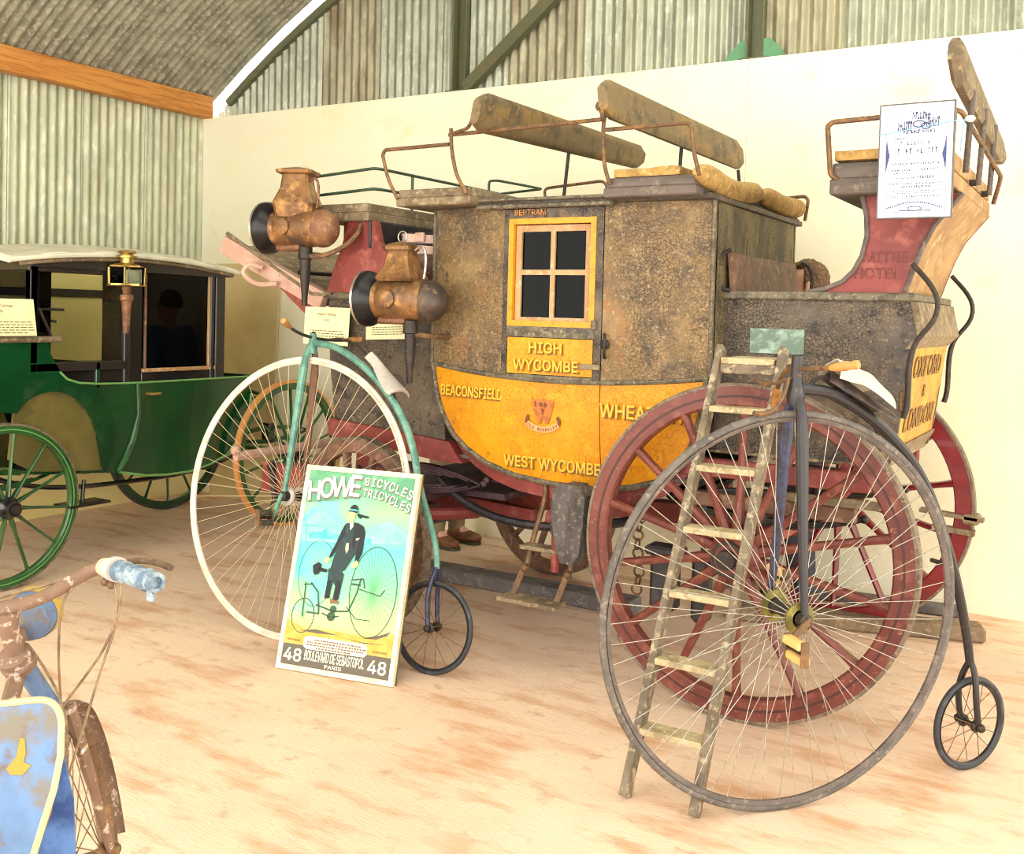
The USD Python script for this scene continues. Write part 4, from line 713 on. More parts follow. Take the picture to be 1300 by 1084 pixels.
def c_lamp(X, Y, Z, lab):
    L = holder(gc, 'carriage_lamp', lab); h, w = .108, .072
    for dx in (-1, 1):
        for dy in (-1, 1): part(L, 'corner_bar', MB().bar((X + dx*w, Y + dy*w, Z), (X + dx*(w + .003), Y + dy*(w + .003), Z + h), .012, .012, (0, 1, 0)), 'brass')
    part(L, 'base_frame', MB().ring([(.072*1.41, 0), (.082*1.41, 0), (.082*1.41, .012), (.072*1.41, .012)], (X, Y, Z - .004), EZ, 4), 'brass')
    L2 = MB(); 
    for s in (-1, 1): L2.box((X + s*.062, Y - .055, Z + .005), (X + s*.064, Y + .055, Z + h - .002), .0005).box((X - .055, Y + s*.062, Z + .005), (X + .055, Y + s*.064, Z + h - .002), .0005)
    for i in range(4):
        a = i*PI/2; part(L, 'pane', MB().box((X - .001, Y - .055, Z + .005), (X + .001, Y + .055, Z + h - .002), .0004, R=np.array([[math.cos(a), -math.sin(a), 0], [math.sin(a), math.cos(a), 0], [0, 0, 1]])) if 0 else MB().bar(V(X, Y, Z + .005) + V(math.cos(a), math.sin(a), 0)*.076, V(X, Y, Z + h) + V(math.cos(a), math.sin(a), 0)*.078, .002, .14, V(-math.sin(a), math.cos(a), 0), .0005), 'window_glass')
    part(L, 'reflector', MB().box((X - .065, Y - .06, Z + .01), (X - .06, Y + .065, Z + h - .01), .001).box((X - .06, Y + .060, Z + .01), (X + .06, Y + .065, Z + h - .01), .001), 'silver_rim'); part(L, 'candle', MB().rod((X, Y, Z), (X, Y, Z + .07), .012), 'white_cloth')
    part(L, 'floor_plate', MB().box((X - w - .01, Y - w - .01, Z - .008), (X + w + .01, Y + w + .01, Z)), 'brass')
    part(L, 'cap', MB().lathe([(.086*1.41, h), (.088*1.41, h + .008), (.07*1.3, h + .016), (.04, h + .03)], (X, Y, Z), EZ, 4).lathe([(.04, h + .02), (.04, h + .055), (.062, h + .058), (.062, h + .068), (.04, h + .07), (.036, h + .085), (.058, h + .088), (.05, h + .10), (0, h + .105)], (X, Y, Z), EZ, 20), 'brass')
    part(L, 'stem', MB().lathe([(0, -.30), (.018, -.295), (.028, -.15), (.032, -.10), (.04, -.09), (.04, -.06), (.022, -.055), (.03, -.01), (0, -.008)], (X, Y, Z), EZ, 16), 'lamp_brown')
    part(L, 'bracket', MB().rod((X, Y, Z - .1), (X - .1 if X > -6 else X + .1, Y + .06, Z - .1), .012), 'black_iron')
c_lamp(-5.24, 4.125, 1.715, 'near lamp of the carriage'); c_lamp(-6.44, 4.12, 1.715, 'far lamp of the carriage')
# wheels, springs, step
GW = ('green_wheel', 'iron_tyre', 'black_gloss', 'green_wheel'); GWR = ('green_wheel', 'orange_rubber', 'black_gloss', 'green_wheel')
cart_wheel(gc, (-5.255, 3.345, .464), .464, EY, EX, .042, .045, 12, GW, (.062, .11), dish=.035, spoke=(.014, .02), line=('green_line', .003), rot=.12)
cart_wheel(gc, (-6.42, 3.345, .464), .464, EY, -EX, .042, .045, 12, GW, (.062, .11), dish=.035, spoke=(.014, .02), line=('green_line', .003), rot=.3)
cart_wheel(gc, (-5.255, 5.585, .535), .535, EY, EX, .042, .05, 14, GWR, (.062, .11), dish=.035, spoke=(.014, .02), tyre_t=.02)
cart_wheel(gc, (-6.40, 5.455, .57), .57, EY, -EX, .042, .05, 14, ('green_gloss', 'black_rubber', 'black_gloss', 'green_gloss'), (.062, .11), dish=.035, spoke=(.014, .02))
rg = holder(gc, 'running_gear')
part(rg, 'front_axle', MB().rod((-5.3, 3.345, .464), (-6.38, 3.345, .464), .022), 'green_wheel'); part(rg, 'rear_axle', MB().rod((-5.3, 5.585, .535), (-6.36, 5.5, .56), .022), 'green_wheel')
def spring2(par, c, d, L, rise, mat):
    s = MB(); sv = np.cross(d, EZ)
    for sg in (-1, 1):
        for k in range(3):
            l = L*(1 - .22*k)/2; P = [c + d*t*l + EZ*sg*(rise*(1 - (t*l/(L/2))**2) - k*.010) for t in np.linspace(-1, 1, 13)]
            F = np.array([[p - sv*.02, p + sv*.02] for p in P]); s.shell(F, F - EZ*.008)
    part(par, 'leaf_spring', s.ball(c + d*L/2, .016, 1).ball(c - d*L/2, .016, 1), mat, 40)
for x in (-5.45, -6.22):
    spring2(rg, V(x, 5.56, .66), EY, .86, .06, 'green_wheel'); spring2(rg, V(x, 3.345, .58), EY, .8, .06, 'green_wheel')
    part(rg, 'spring_clamp', MB().box((x - .035, 5.53, .59), (x + .035, 5.60, .74)), 'black_gloss')
spring2(rg, V(-5.83, 5.50, .95), EX, .9, .05, 'green_wheel'); part(rg, 'spring_hanger', MB().rod((-5.45, 5.20, .62), (-5.45, 5.16, .70), .016).rod((-6.22, 5.2, .62), (-6.22, 5.16, .7), .016).rod((-5.83, 5.26, .95), (-5.83, 5.5, 1.0), .018).rod((-5.83, 5.5, 1.0), (-5.83, 5.58, .56), .016), 'black_gloss')
part(rg, 'perch_rod', MB().tube(spline([(-5.45, 3.4, .60), (-5.45, 3.8, .49), (-5.45, 4.3, .46), (-5.45, 4.9, .47), (-5.45, 5.3, .56)], 20), .015, 8), 'black_gloss')
part(rg, 'step_plate', MB().box((-5.38, 3.74, .395), (-5.22, 4.02, .41)).rod((-5.36, 3.92, .40), (-5.40, 3.96, .52), .012), 'black_gloss')
cd3 = thing('information_card', 'cream printed card leaning on the driver seat of the green carriage', 'card', (-5.30, 3.40, 1.405))
def card(parent, O, ex, ey, w, h, title, lines, mat='card_cream', ink='ink', th=.04, seed=1):
    """O: lower left corner"""
    ex, ey = unit(ex), unit(ey); nz = np.cross(ex, ey); O = np.asarray(O, float); t = MB()
    F = np.array([[O + ex*a*w + ey*b*h for b in (0, 1)] for a in (0, 1)]); part(parent, 'sheet', MB().shell(F, F - nz*.002), mat, False)
    y = .78
    for s in title:
        part(parent, 'lettering', MB().text(s, h*th*1.6, O + ex*w*.5 + ey*h*y + nz*.0006, ex, ey, .0006, False), ink, False); y -= .15
    r = random.Random(seed); m = MB()
    for i, L in enumerate(lines):
        yy = h*(.36 - i*.072); x = w*(.12 + .03*r.random())
        while x < w*L:
            wd = w*r.uniform(.03, .09); a = O + ex*x + ey*yy + nz*.0006
            F = np.array([[a + ex*p*wd + ey*q*h*.022 for q in (0, 1)] for p in (0, 1)]); m.shell(F, F - nz*.0004); x += wd + w*.018
    part(parent, 'print_lines', m, ink, False, kind='stuff')
card(cd3, (-5.30, 3.14, 1.405), (0, 1, 0), (-.18, 0, 1), .43, .21, ['Brougham Carriage', '1870'] if 0 else ['Brougham Carriage', '1890'], [.9, .92, .9, .93, .86], seed=2)
# ---------------------------------------------------------------- penny-farthings
def cycle_wheel(parent, name, C, R, u, v, rt_, rim, ns, flange, hw, mats, spoke_r=.0016, label=None, cross=.0):
    tyre, rimm, spm, hubm = mats; u, v = unit(u), unit(v); n = np.cross(u, v); w = holder(parent, name, label)
    part(w, 'tyre', MB().tube([C + (R - rt_)*(math.cos(a)*u + math.sin(a)*v) for a in np.linspace(0, 2*PI, 121)[:-1]], rt_, 10, closed=True), tyre, 60)
    r = R - 2*rt_ + .002
    part(w, 'rim', MB().ring([(r - rim, -rt_*.35), (r - rim*.4, -rt_*.85), (r, -rt_*.9), (r, rt_*.9), (r - rim*.4, rt_*.85), (r - rim, rt_*.35)], C, n, 96), rimm, 40)
    for k in range(ns):
        s = 1 if k % 2 else -1; a = 2*PI*k/ns; b = a + cross*s
        part(w, 'spoke', MB().rod(C + n*s*hw + flange*.9*(math.cos(b)*u + math.sin(b)*v), C + (r - rim*.5)*(math.cos(a)*u + math.sin(a)*v), spoke_r, n=5), spm, True)
    for s in (-1, 1): part(w, 'hub_flange', MB().lathe([(flange*.55, -.006), (flange, -.005), (flange, .005), (flange*.6, .010), (flange*.5, .004), (flange*.5, -.004)], C + n*s*hw, n*s, 32), hubm[0])
    part(w, 'hub_barrel', MB().lathe([(flange*.5, -hw), (flange*.42, -hw*.5), (flange*.42, hw*.5), (flange*.5, hw)], C, n, 24), hubm[1])
    return w
def penny_farthing(label, P1, R1, a1, lean, P2, R2, S_, loc):
    T = thing('penny_farthing', label, 'penny-farthing', loc)
    u = V(math.cos(a1), math.sin(a1), 0); far = V(-math.sin(a1), math.cos(a1), 0); v = EZ*math.cos(lean) + far*math.sin(lean); n = np.cross(u, v)   # n points to the near side
    C = np.asarray(P1, float) + v*R1; hw = S_['hw']
    cycle_wheel(T, 'front_wheel', C, R1, u, v, S_['tyre_r'], .014, S_['spokes'], S_['flange'], hw, S_['mats'], S_['spoke_r'], cross=.0)
    d = unit(np.asarray(P2, float) - np.asarray(P1, float)); L = np.linalg.norm(np.asarray(P2, float) - np.asarray(P1, float)); w_ = unit(np.cross(np.cross(d, v), d)) if 0 else v
    C2 = np.asarray(P2, float) + v*R2
    cycle_wheel(T, 'rear_wheel', C2, R2, d, v if abs(d @ v) < 1e-6 else unit(v - d*(d @ v)), S_['tyre_r2'], .008, S_['spokes2'], .022, .028, S_['mats2'], .0014)
    head0, head1 = C + v*(R1 + .015), C + v*(R1 + S_['head'])
    blade = S_['blade']
    for s in (-1, 1):
        top = head0 + n*s*.025; bot = C + n*s*(hw + .028)
        part(T, 'fork_blade', MB().tube([head0 + v*.05 + n*s*.006, top + n*s*.012 - v*.02, top + n*s*.02 - v*.10, bot + (top - bot)*.25, bot + v*.02, bot - v*.005], [.014, .016, .021, .015, .012, .013], 10), blade[0 if s > 0 else 1])
        part(T, 'axle_cap', MB().lathe([(0, -.02), (.024, -.018), (.024, .012), (.012, .016), (0, .016)], bot, n*s, 16), 'black_iron')
    part(T, 'fork_crown', MB().lathe([(0, 0), (.026, 0), (.030, .03), (.024, .06), (.02, .07), (.018, .16)] if S_['head'] > .12 else [(0, 0), (.026, 0), (.028, .03), (.02, .05), (.016, S_['head'])], head0, v, 16), blade[0])
    part(T, 'head_bolt', MB().lathe([(.012, 0), (.016, .004), (.016, .012), (.010, .016), (.012, .022), (0, .028)], head1, v, 14), 'black_iron')
    # backbone round the wheel
    Rb = R1 + .035; pts = [head0 + v*.055 + d*.01, head0 + v*.052 + d*.05]
    for a in np.radians(np.linspace(78, S_['leave'], 16)): pts.append(C + (Rb + .035*max(0, (math.degrees(a) - 45)/35)**2)*(math.cos(a)*d + math.sin(a)*v))
    fk = C2 + v*(R2 + .05) - d*.012; pts += [fk + v*.12 - d*.028, fk]
    P = spline(pts, 50); part(T, 'backbone', MB().tube(P, np.interp(np.arange(50), [0, 30, 49], S_['bb']), 10), S_['bb_mat'])
    nd = unit(np.cross(d, v))
    for s in (-1, 1): part(T, 'rear_fork_blade', MB().tube(spline([fk + v*.01, fk + nd*s*.022 - v*.03, fk + nd*s*.038 - v*.10 - d*.006, C2 + nd*s*.040 + v*.02 - d*.004, C2 + nd*s*.040], 16), [.011]*16, 8), S_['rear_mat'])
    part(T, 'rear_axle', MB().rod(C2 - nd*.055, C2 + nd*.055, .010).ball(C2 + nd*.05, .016, 1).ball(C2 - nd*.05, .016, 1), 'black_iron')
    # handlebar
    hb = head0 + v*(S_['head'] - .02); hl = S_['bar']; bd = S_['droop']
    bar = spline([hb + n*s*hl + d*abs(s)**2*.05 - v*(bd if s > 0 else S_.get('droop2', bd))*abs(s)**2 for s in np.linspace(-1, 1, 9)], 24); part(T, 'handlebar', MB().tube(bar, .008, 8), S_['bar_mat'])
    for e, f in ((bar[-1], bar[-3]), (bar[0], bar[2])):
        ax = unit(e - f); part(T, 'grip', MB().lathe([(0, -.01), (.010, -.01), (.013, .01), (.016, .04), (.012, .06), (.015, .072), (.013, .084), (0, .088)], e - ax*.04, ax, 16), S_['grip'])
    if S_.get('brake'):
        part(T, 'brake_lever', MB().tube(spline([hb + n*.02 - v*.02, hb - n*.10 - d*.05 - v*.06, hb - n*.2 - d*.03 - v*.05], 10), .006, 6), 'rusty_iron'); part(T, 'brake_spoon', MB().tube(spline([hb - d*.03 - v*.03, head0 - d*.10 - v*.02, C + (R1 + .012)*(math.cos(math.radians(104))*d + math.sin(math.radians(104))*v)], 10), [.005]*6 + [.009]*4, 6), 'rusty_iron')
    # saddle on its spring
    sa = math.radians(S_['saddle_at']); sp_ = C + (R1 + .10)*(math.cos(sa)*d + math.sin(sa)*v); tg = unit(d*math.sin(sa) - v*math.cos(sa)); nm = unit(math.cos(sa)*d + math.sin(sa)*v); tilt = S_['tilt']; tg, nm = tg*math.cos(tilt) + nm*math.sin(tilt), nm*math.cos(tilt) - tg*math.sin(tilt)
    part(T, 'saddle_spring', MB().tube(spline([head0 + v*.06 + d*.05, sp_ - tg*.14 - nm*.02, sp_ - nm*.03, sp_ + tg*.12 - nm*.05, sp_ + tg*.17 - nm*.09], 16), .007, 6), 'black_iron')
    F = []
    for t in np.linspace(0, 1, 12):
        wd = (.020 + .075*max(0, (t - .25)/.75)**.8)*(1 if t < .97 else .85); zz = .012*math.cos(t*PI) + .02*t
        F.append([sp_ + tg*(.27*t - .13) + nd*wd*q + nm*(zz - .030*abs(q)**2.2) for q in np.linspace(-1, 1, 9)])
    F = np.array(F); part(T, 'saddle', MB().shell(F, F - nm*.012), S_['saddle'], 50)
    part(T, 'mounting_step', MB().rod(C + Rb*(math.cos(.15)*d + math.sin(.15)*v), C + Rb*(math.cos(.15)*d + math.sin(.15)*v) + nd*-.06, .008), 'black_iron')
    # cranks and pedals
    for s in (1, -1):
        cd_ = unit(-u*S_['crank'][0] - v*S_['crank'][1])*s; c0_ = C + n*s*(hw + .045); c1_ = c0_ + cd_*S_['crank'][2] + n*s*.01
        part(T, 'crank', MB().bar(c0_ - cd_*.015, c1_ + cd_*.012, .014, .022, np.cross(cd_, n)), S_['crank_mat'])
        pd = holder(T, 'pedal'); pc = c1_ + n*s*.055
        for q in (-1, 1): part(pd, 'rubber_block', MB().box(pc + V(-.017, -.045, -.013), pc + V(.017, .045, .013), .005, R=np.stack([unit(np.cross(n, EZ)), n, EZ], 1), o=pc).mesh().apply_translation(unit(np.cross(n, EZ))*0 + EZ*q*.024 - unit(np.cross(EZ, n))*q*.006), S_['pedal'])
        for q in (-1, 1): part(pd, 'end_plate', MB().box(pc + V(-.014, -.004, -.04), pc + V(.014, .004, .04), .004, R=np.stack([unit(np.cross(n, EZ)), n, EZ], 1), o=pc).mesh().apply_translation(n*q*.047), 'rusty_iron')
        part(pd, 'spindle', MB().rod(c1_, pc + n*s*.05, .007), 'black_iron')
    return dict(T=T, C=C, u=u, v=v, n=n, d=d, sp=sp_, tg=tg, nm=nm, nd=nd, hb=hb, head0=head0)
NEAR = penny_farthing('black penny-farthing with tan pedals standing in front of the ladder and coach wheel', (-.912, 3.286, 0), .657, .845, -.012, (-.428, 3.975, 0), .170,
    dict(hw=.072, tyre_r=.0125, spokes=60, flange=.052, mats=('grey_rubber', 'grey_wood', 'spoke_steel', ('olive_brass', 'leather_black')), spoke_r=.0016, tyre_r2=.011, spokes2=16, mats2=('black_rubber', 'black_enamel', 'rusty_iron', ('black_iron', 'black_iron')),
         head=.14, blade=('black_enamel', 'blue_black_enamel'), leave=28, bb=[.020, .020, .015], bb_mat='black_enamel', rear_mat='black_enamel', bar=.19, droop=-.02, droop2=.11, bar_mat='rusty_iron', grip='horn', brake=True, saddle_at=71, tilt=-.16, saddle='saddle_leather', crank=(.8, .6, .10), crank_mat='rusty_iron', pedal='pedal_rubber'), (-.7, 3.6, 0))
FARP = penny_farthing('green penny-farthing with a white front tyre and pale saddle, leaning behind the poster', (-3.448, 3.599, 0), .689, .031, .155, (-2.576, 3.637, 0), .205,
    dict(hw=.045, tyre_r=.012, spokes=60, flange=.045, mats=('white_rubber', 'white_rubber', 'pale_spoke', ('grey_white', 'black_iron')), spoke_r=.0013, tyre_r2=.011, spokes2=18, mats2=('black_rubber', 'black_enamel', 'rusty_iron', ('black_iron', 'black_iron')),
         head=.10, blade=('teal_enamel', 'dusty_brown'), leave=14, bb=[.017, .018, .014], bb_mat='teal_enamel', rear_mat='blue_black_enamel', bar=.26, droop=-.03, bar_mat='black_enamel', grip='horn', saddle_at=54, tilt=-.05, saddle='grey_white', crank=(.25, .9, .11), crank_mat='teal_enamel', pedal='dark_pedal'), (-3.0, 3.62, 0))
# white cloth over the near saddle
sp_, tg, nm, nd = NEAR['sp'], NEAR['tg'], NEAR['nm'], NEAR['nd']; rr = random.Random(5); F = []
for t in np.linspace(0, 1, 22):
    wd = .055 + .06*t; row = []
    for q in np.linspace(-1, 1, 17):
        ang = q*1.25; drop = (1 - math.cos(ang))*.09; wob = .010*(meshkit.noise(np.array([t*5, q*3, 1.7])) - .5)
        row.append(sp_ + tg*(.21*t - .125) + nm*.012 + nd*math.sin(ang)*wd*1.0 + nm*(.040 + .020*math.sin(t*PI) - drop + wob))
    F.append(row)
F = np.array(F); solo('saddle_cloth', 'crumpled white cloth draped over the saddle of the black penny-farthing', 'cloth', MB().shell(F, F - nm*.003), 'white_cloth', smooth=60)
# ---------------------------------------------------------------- ladder
ld = thing('wooden_step_ladder', 'narrow weathered wooden step ladder with flat treads leaning on the coach wheel', 'ladder', (-1.24, 3.45, 0))
LB, LT = [V(-1.362, 3.06, 0), V(-1.12, 3.06, 0)], [V(-1.33, 3.775, 1.475), V(-1.088, 3.775, 1.475)]
sd = unit(LT[0] - LB[0]); sn = np.cross(EX, sd)
for b, t in zip(LB, LT): part(ld, 'stile', MB().bar(b + sd*.012, t + sd*.02, .026, .058, sn), 'ladder_wood')
for k in range(1, 7):
    c = LB[0] + (LT[0] - LB[0])*k/7.; part(ld, 'tread', MB().box((c[0] + .012, c[1] - .035, c[2] - .011), (c[0] + .23, c[1] + .045, c[2] + .011), .003), 'tread_wood')
part(ld, 'platform', MB().box((-1.312, 3.72, 1.432), (-1.108, 3.98, 1.455), .003), 'tread_wood'); part(ld, 'platform_rail', MB().box((-1.315, 3.725, 1.395), (-1.105, 3.745, 1.434)), 'ladder_wood')
# ---------------------------------------------------------------- framed poster leaning on the green penny-farthing
B0 = V(-3.175, 3.315, .004); px = unit(V(.565, .106, 0)); ph = V(-.184, .983, 0); py = unit(EZ*.876 + ph*.235); PW, PH = .578, .905; pn = np.cross(px, py)
po = thing('framed_poster', 'framed cycle advertisement poster reading HOWE BICYCLES TRICYCLES standing on the floor', 'poster', (-2.9, 3.42, 0))
def pt(u, v, k=0.): return B0 + px*PW*u + py*PH*v + pn*(k*.0006)
def bar2(u0, v0, u1, v1, d=.026):
    F = np.array([[pt(u0, v0), pt(u0, v1)], [pt(u1, v0), pt(u1, v1)]]); return MB().shell(F + pn*.004, F - pn*d)
for a in ((0, 0, 1, .024), (0, .976, 1, 1), (0, .024, .036, .976), (.964, .024, 1, .976)): part(po, 'frame_rail', bar2(*a), 'poster_frame', False)
part(po, 'frame_back', MB().shell(*(lambda F: (F - pn*.022, F - pn*.028))(np.array([[pt(-.008, -.004), pt(-.008, 1.004)], [pt(1.008, -.004), pt(1.008, 1.004)]]))), 'frame_side', False)
u_ = np.linspace(.034, .966, 2)
n = {'tc': ('geometry', {}), 'd': ('vector_math', {'math_type': 'dot_product', 'vector2': tuple(py)}), 'r': ('map_range', {'from_min': float(B0 @ py), 'from_max': float(B0 @ py + PH), 'clamp': True}),
     'c': ('rgb_ramp', {'ramp': [(0, S(226, 168, 70)), (.19, S(230, 186, 96)), (.235, S(236, 222, 140)), (.27, S(196, 226, 138)), (.40, S(140, 222, 150)), (.62, S(92, 206, 190)), (.66, S(120, 216, 176)), (.80, S(150, 226, 140)), (.9, S(108, 184, 124)), (1, S(90, 156, 118))]}),
     'nz': ('noise_texture', {'scale': 9., 'detail': 4.}), 'm': ('map_range', {'from_min': .42, 'from_max': .62, 'clamp': True}), 'x': ('mix', {'color2': S(70, 196, 214)}), 'dx': ('vector_math', {'math_type': 'dot_product', 'vector2': tuple(px)}), 'rx': ('map_range', {'from_min': float(B0 @ px), 'from_max': float(B0 @ px + PW*.75), 'to_min': .9, 'to_max': .0, 'clamp': True}),
     'v2': ('map_range', {'from_min': float(B0 @ py + PH*.24), 'from_max': float(B0 @ py + PH*.34), 'clamp': True}), 'mm': ('math', {'math_type': 'multiply'}), 'm3': ('math', {'math_type': 'multiply'}), 'p': ('principled_bsdf', {'roughness': .35})}
MATS['p_ground'] = usdkit.material(stage, '/World/Looks/p_ground', n, [('tc.position', 'd.vector1'), ('d.value', 'r.value'), ('r.result', 'c.fac'), ('tc.position', 'nz.vector'), ('nz.fac', 'm.value'), ('tc.position', 'dx.vector1'), ('dx.value', 'rx.value'), ('d.value', 'v2.value'), ('m.result', 'mm.value1'), ('rx.result', 'mm.value2'), ('mm.value', 'm3.value1'), ('v2.result', 'm3.value2'), ('m3.value', 'x.fac'), ('c.color', 'x.color1'), ('x.color', 'p.base_color')], surface='p.BSDF')
part(po, 'print_ground', MB().shell(*(lambda F: (F - pn*.002, F - pn*.006))(np.array([[pt(.03, .02), pt(.03, .98)], [pt(.97, .02), pt(.97, .98)]]))), 'p_ground', False)
def flat(name, poly, k, mat):
    L = poly if isinstance(poly[0][0], (list, tuple)) else [poly]; many = len(L) > 5; m = MB()
    for q in L:
        q = Polygon([(a*PW, b*PH) for a, b in q]).buffer(0)
        for g in getattr(q, 'geoms', [q]):
            if g.area > 1e-8: m.prism(g, B0 + pn*(k*.0006 - .002), px, py, .0005)
        if not many: part(po, name, m, mat, False); m = MB()
    if many: part(po, name, m, mat, False, kind='stuff')
def line(pts, w=.004): 
    from shapely.geometry import LineString
    g = LineString([(a*PW, b*PH) for a, b in pts]).buffer(w*PW/2, quad_segs=2); return [(x/PW, y/PH) for x, y in g.exterior.coords]
def circle(c, ru, n=40, a0=0, a1=2*PI): return [(c[0] + ru*math.cos(a), c[1] + ru*PW/PH*math.sin(a)) for a in np.linspace(a0, a1, n)]
def hoop(c, rx_, ry, w, n=48):
    o = [(c[0] + rx_*math.cos(a), c[1] + ry*math.sin(a)) for a in np.linspace(0, 2*PI, n)]; i = [(c[0] + (rx_ - w)*math.cos(a), c[1] + (ry - w*PW/PH)*math.sin(a)) for a in np.linspace(0, 2*PI, n)]
    return o + i[::-1]
flat('header', [[(.03, .98), (.97, .98), (.97, .80), (.80, .84), (.62, .875), (.50, .86), (.28, .83), (.03, .81)]], 1, 'p_green')
flat('hills', [[(.03, .70), (.12, .765), (.19, .78), (.27, .765), (.36, .725), (.42, .70)], [(.60, .69), (.70, .74), (.80, .755), (.90, .73), (.966, .71), (.966, .69)]], 1, 'p_hill')
flat('water', [[(.035, .69), (.42, .70), (.60, .69), (.966, .69), (.966, .655), (.035, .615)]], 2, 'p_hill')
flat('ship', [[(.10, .655), (.16, .672), (.40, .668), (.60, .668), (.66, .665), (.66, .640), (.40, .645), (.12, .635)], [(.22, .672), (.25, .70), (.28, .672)], line([(.07, .72), (.09, .62)], .006), line([(.05, .70), (.14, .70)], .005)], 3, 'p_teal')
def ptext(name, t, h, u, v, ang, mat, k, sq=1.):
    ex = px*math.cos(ang) + py*math.sin(ang); ey = py*math.cos(ang) - px*math.sin(ang); part(po, name, MB().text(t, h, pt(u, v, k) - pn*.002, ex, ey, .0005, True, squeeze=sq), mat, False)
for i, (ch, u, v, h, a) in enumerate((('H', .105, .828, .084, .10), ('O', .212, .846, .084, .07), ('W', .338, .856, .088, .02), ('E', .455, .864, .092, -.03))):
    ptext('lettering_shadow', ch, h, u + .010, v - .009, a, 'p_shadow', 4, .86); ptext('lettering', ch, h, u, v, a, 'p_ivory', 5, .86)
for word, us, vs, h in (('BICYCLES', (.555, .925), (.922, .874), .036), ('TRICYCLES', (.545, .92), (.868, .812), .034)):
    for i, ch in enumerate(word):
        t = i/(len(word) - 1); u = us[0] + (us[1] - us[0])*t; v = vs[0] + (vs[1] - vs[0])*t**1.5 + .004*math.sin(t*PI); a = -.16 - .30*t if 0 else -.05 - .30*t
        hh = h*(.95 + .15*t); ptext('lettering_shadow', ch, hh, u + .006, v - .006, a, 'p_shadow', 4, .82); ptext('lettering', ch, hh, u, v, a, 'p_ivory', 5, .82)
# a suited rider standing over a plain tricycle
flat('wheel_line', [hoop((.735, .415), .20, .217, .006), hoop((.165, .262), .10, .084, .006), hoop((.23, .47), .16, .16, .003)], 3, 'p_line')
flat('wheel_spoke', [line([(.735, .415), (.735 + .195*math.cos(a), .415 + .212*math.sin(a))], .0022) for a in np.linspace(0, 2*PI, 37)[:-1]] + [line([(.165, .262), (.165 + .095*math.cos(a), .262 + .08*math.sin(a))], .002) for a in np.linspace(0, 2*PI, 17)[:-1]], 3, 'p_wheel')
flat('tricycle_frame', [line(p, w) for p, w in (([(.15, .42), (.16, .26)], .010), ([(.20, .42), (.27, .38), (.30, .28)], .012), ([(.20, .28), (.30, .28)], .012), ([(.27, .32), (.42, .30), (.55, .31), (.60, .40), (.62, .47)], .012), ([(.33, .285), (.40, .27), (.47, .28)], .010), ([(.55, .46), (.64, .47), (.66, .43)], .010), ([(.55, .44), (.62, .44)], .014), ([(.62, .42), (.80, .40), (.83, .43)], .008), ([(.53, .33), (.62, .28), (.74, .28)], .006), ([(.14, .41), (.20, .415)], .01))] + [circle((.42, .31), .028, 16), circle((.41, .275), .035, 16)], 4, 'p_line')
flat('rider_far_leg', [[(.33, .50), (.42, .51), (.47, .48), (.455, .38), (.44, .345), (.40, .345), (.41, .42), (.38, .44), (.37, .36), (.33, .36), (.335, .44)]], 6, 'p_suit')
flat('rider_suit', [[(.42, .725), (.47, .735), (.53, .735), (.58, .72), (.60, .69), (.60, .60), (.575, .555), (.55, .55), (.555, .59), (.53, .57), (.47, .50), (.40, .48), (.345, .50), (.36, .555), (.38, .60), (.34, .555), (.315, .55), (.33, .58), (.365, .63), (.395, .69)]], 7, 'p_suit')
flat('rider_coat', [[(.50, .73), (.58, .72), (.603, .69), (.60, .59), (.575, .55), (.545, .55), (.55, .62), (.545, .66), (.52, .60), (.50, .63)], [(.42, .725), (.40, .69), (.365, .63), (.325, .565), (.345, .56), (.40, .64), (.43, .67)], [(.335, .44), (.375, .45), (.375, .36), (.335, .355)], [(.41, .45), (.455, .44), (.455, .36), (.42, .35)]], 8, 'p_suit_dark')
flat('rider_waistcoat', [[(.45, .63), (.475, .635), (.48, .60), (.465, .58), (.45, .60)], [(.53, .66), (.56, .664), (.555, .652), (.53, .648)]], 9, 'p_pink')
flat('rider_collar', [[(.455, .735), (.485, .74), (.49, .715), (.47, .695)]], 9, 'p_ivory')
flat('rider_skin', [[(.435, .778), (.43, .76), (.425, .75), (.435, .742), (.445, .73), (.48, .735), (.495, .755), (.495, .785), (.45, .79)], [(.285, .548), (.32, .556), (.335, .54), (.315, .525), (.285, .53)], [(.52, .53), (.56, .555), (.585, .54), (.57, .52), (.53, .515)]], 9, 'p_skin')
flat('rider_hat', [[(.41, .785), (.44, .79), (.445, .81), (.47, .822), (.50, .818), (.515, .80), (.518, .785), (.50, .782), (.46, .786)], [(.515, .782), (.56, .775), (.62, .77), (.60, .76), (.56, .765), (.54, .755), (.51, .77)]], 10, 'p_suit_dark')
flat('rider_hat_band', [[(.442, .792), (.515, .79), (.517, .798), (.444, .80)]], 11, 'p_teal')
flat('bundle', [[(.19, .505), (.235, .525), (.265, .515), (.255, .47), (.22, .46), (.20, .475)], [(.25, .50), (.32, .495), (.32, .48), (.25, .48)]], 9, 'p_suit_dark')
flat('rider_shoe', [[(.38, .36), (.42, .355), (.44, .34), (.39, .335)], [(.43, .355), (.46, .35), (.46, .335), (.43, .34)]], 9, 'p_brown')
flat('sand', [[(.035, .235), (.20, .20), (.45, .21), (.70, .20), (.965, .235), (.965, .13), (.035, .13)]], 2, 'p_orange')
flat('ground_shadow', [[(.16, .19), (.30, .205), (.42, .197), (.50, .192), (.30, .187)], [(.70, .195), (.86, .225), (.93, .245), (.90, .222), (.82, .20)], [(.50, .188), (.70, .178), (.92, .18), (.72, .173)]], 3, 'p_dark')
flat('address_band', [[(.035, .122), (.965, .125), (.965, .025), (.035, .025)]], 3, 'p_dark')
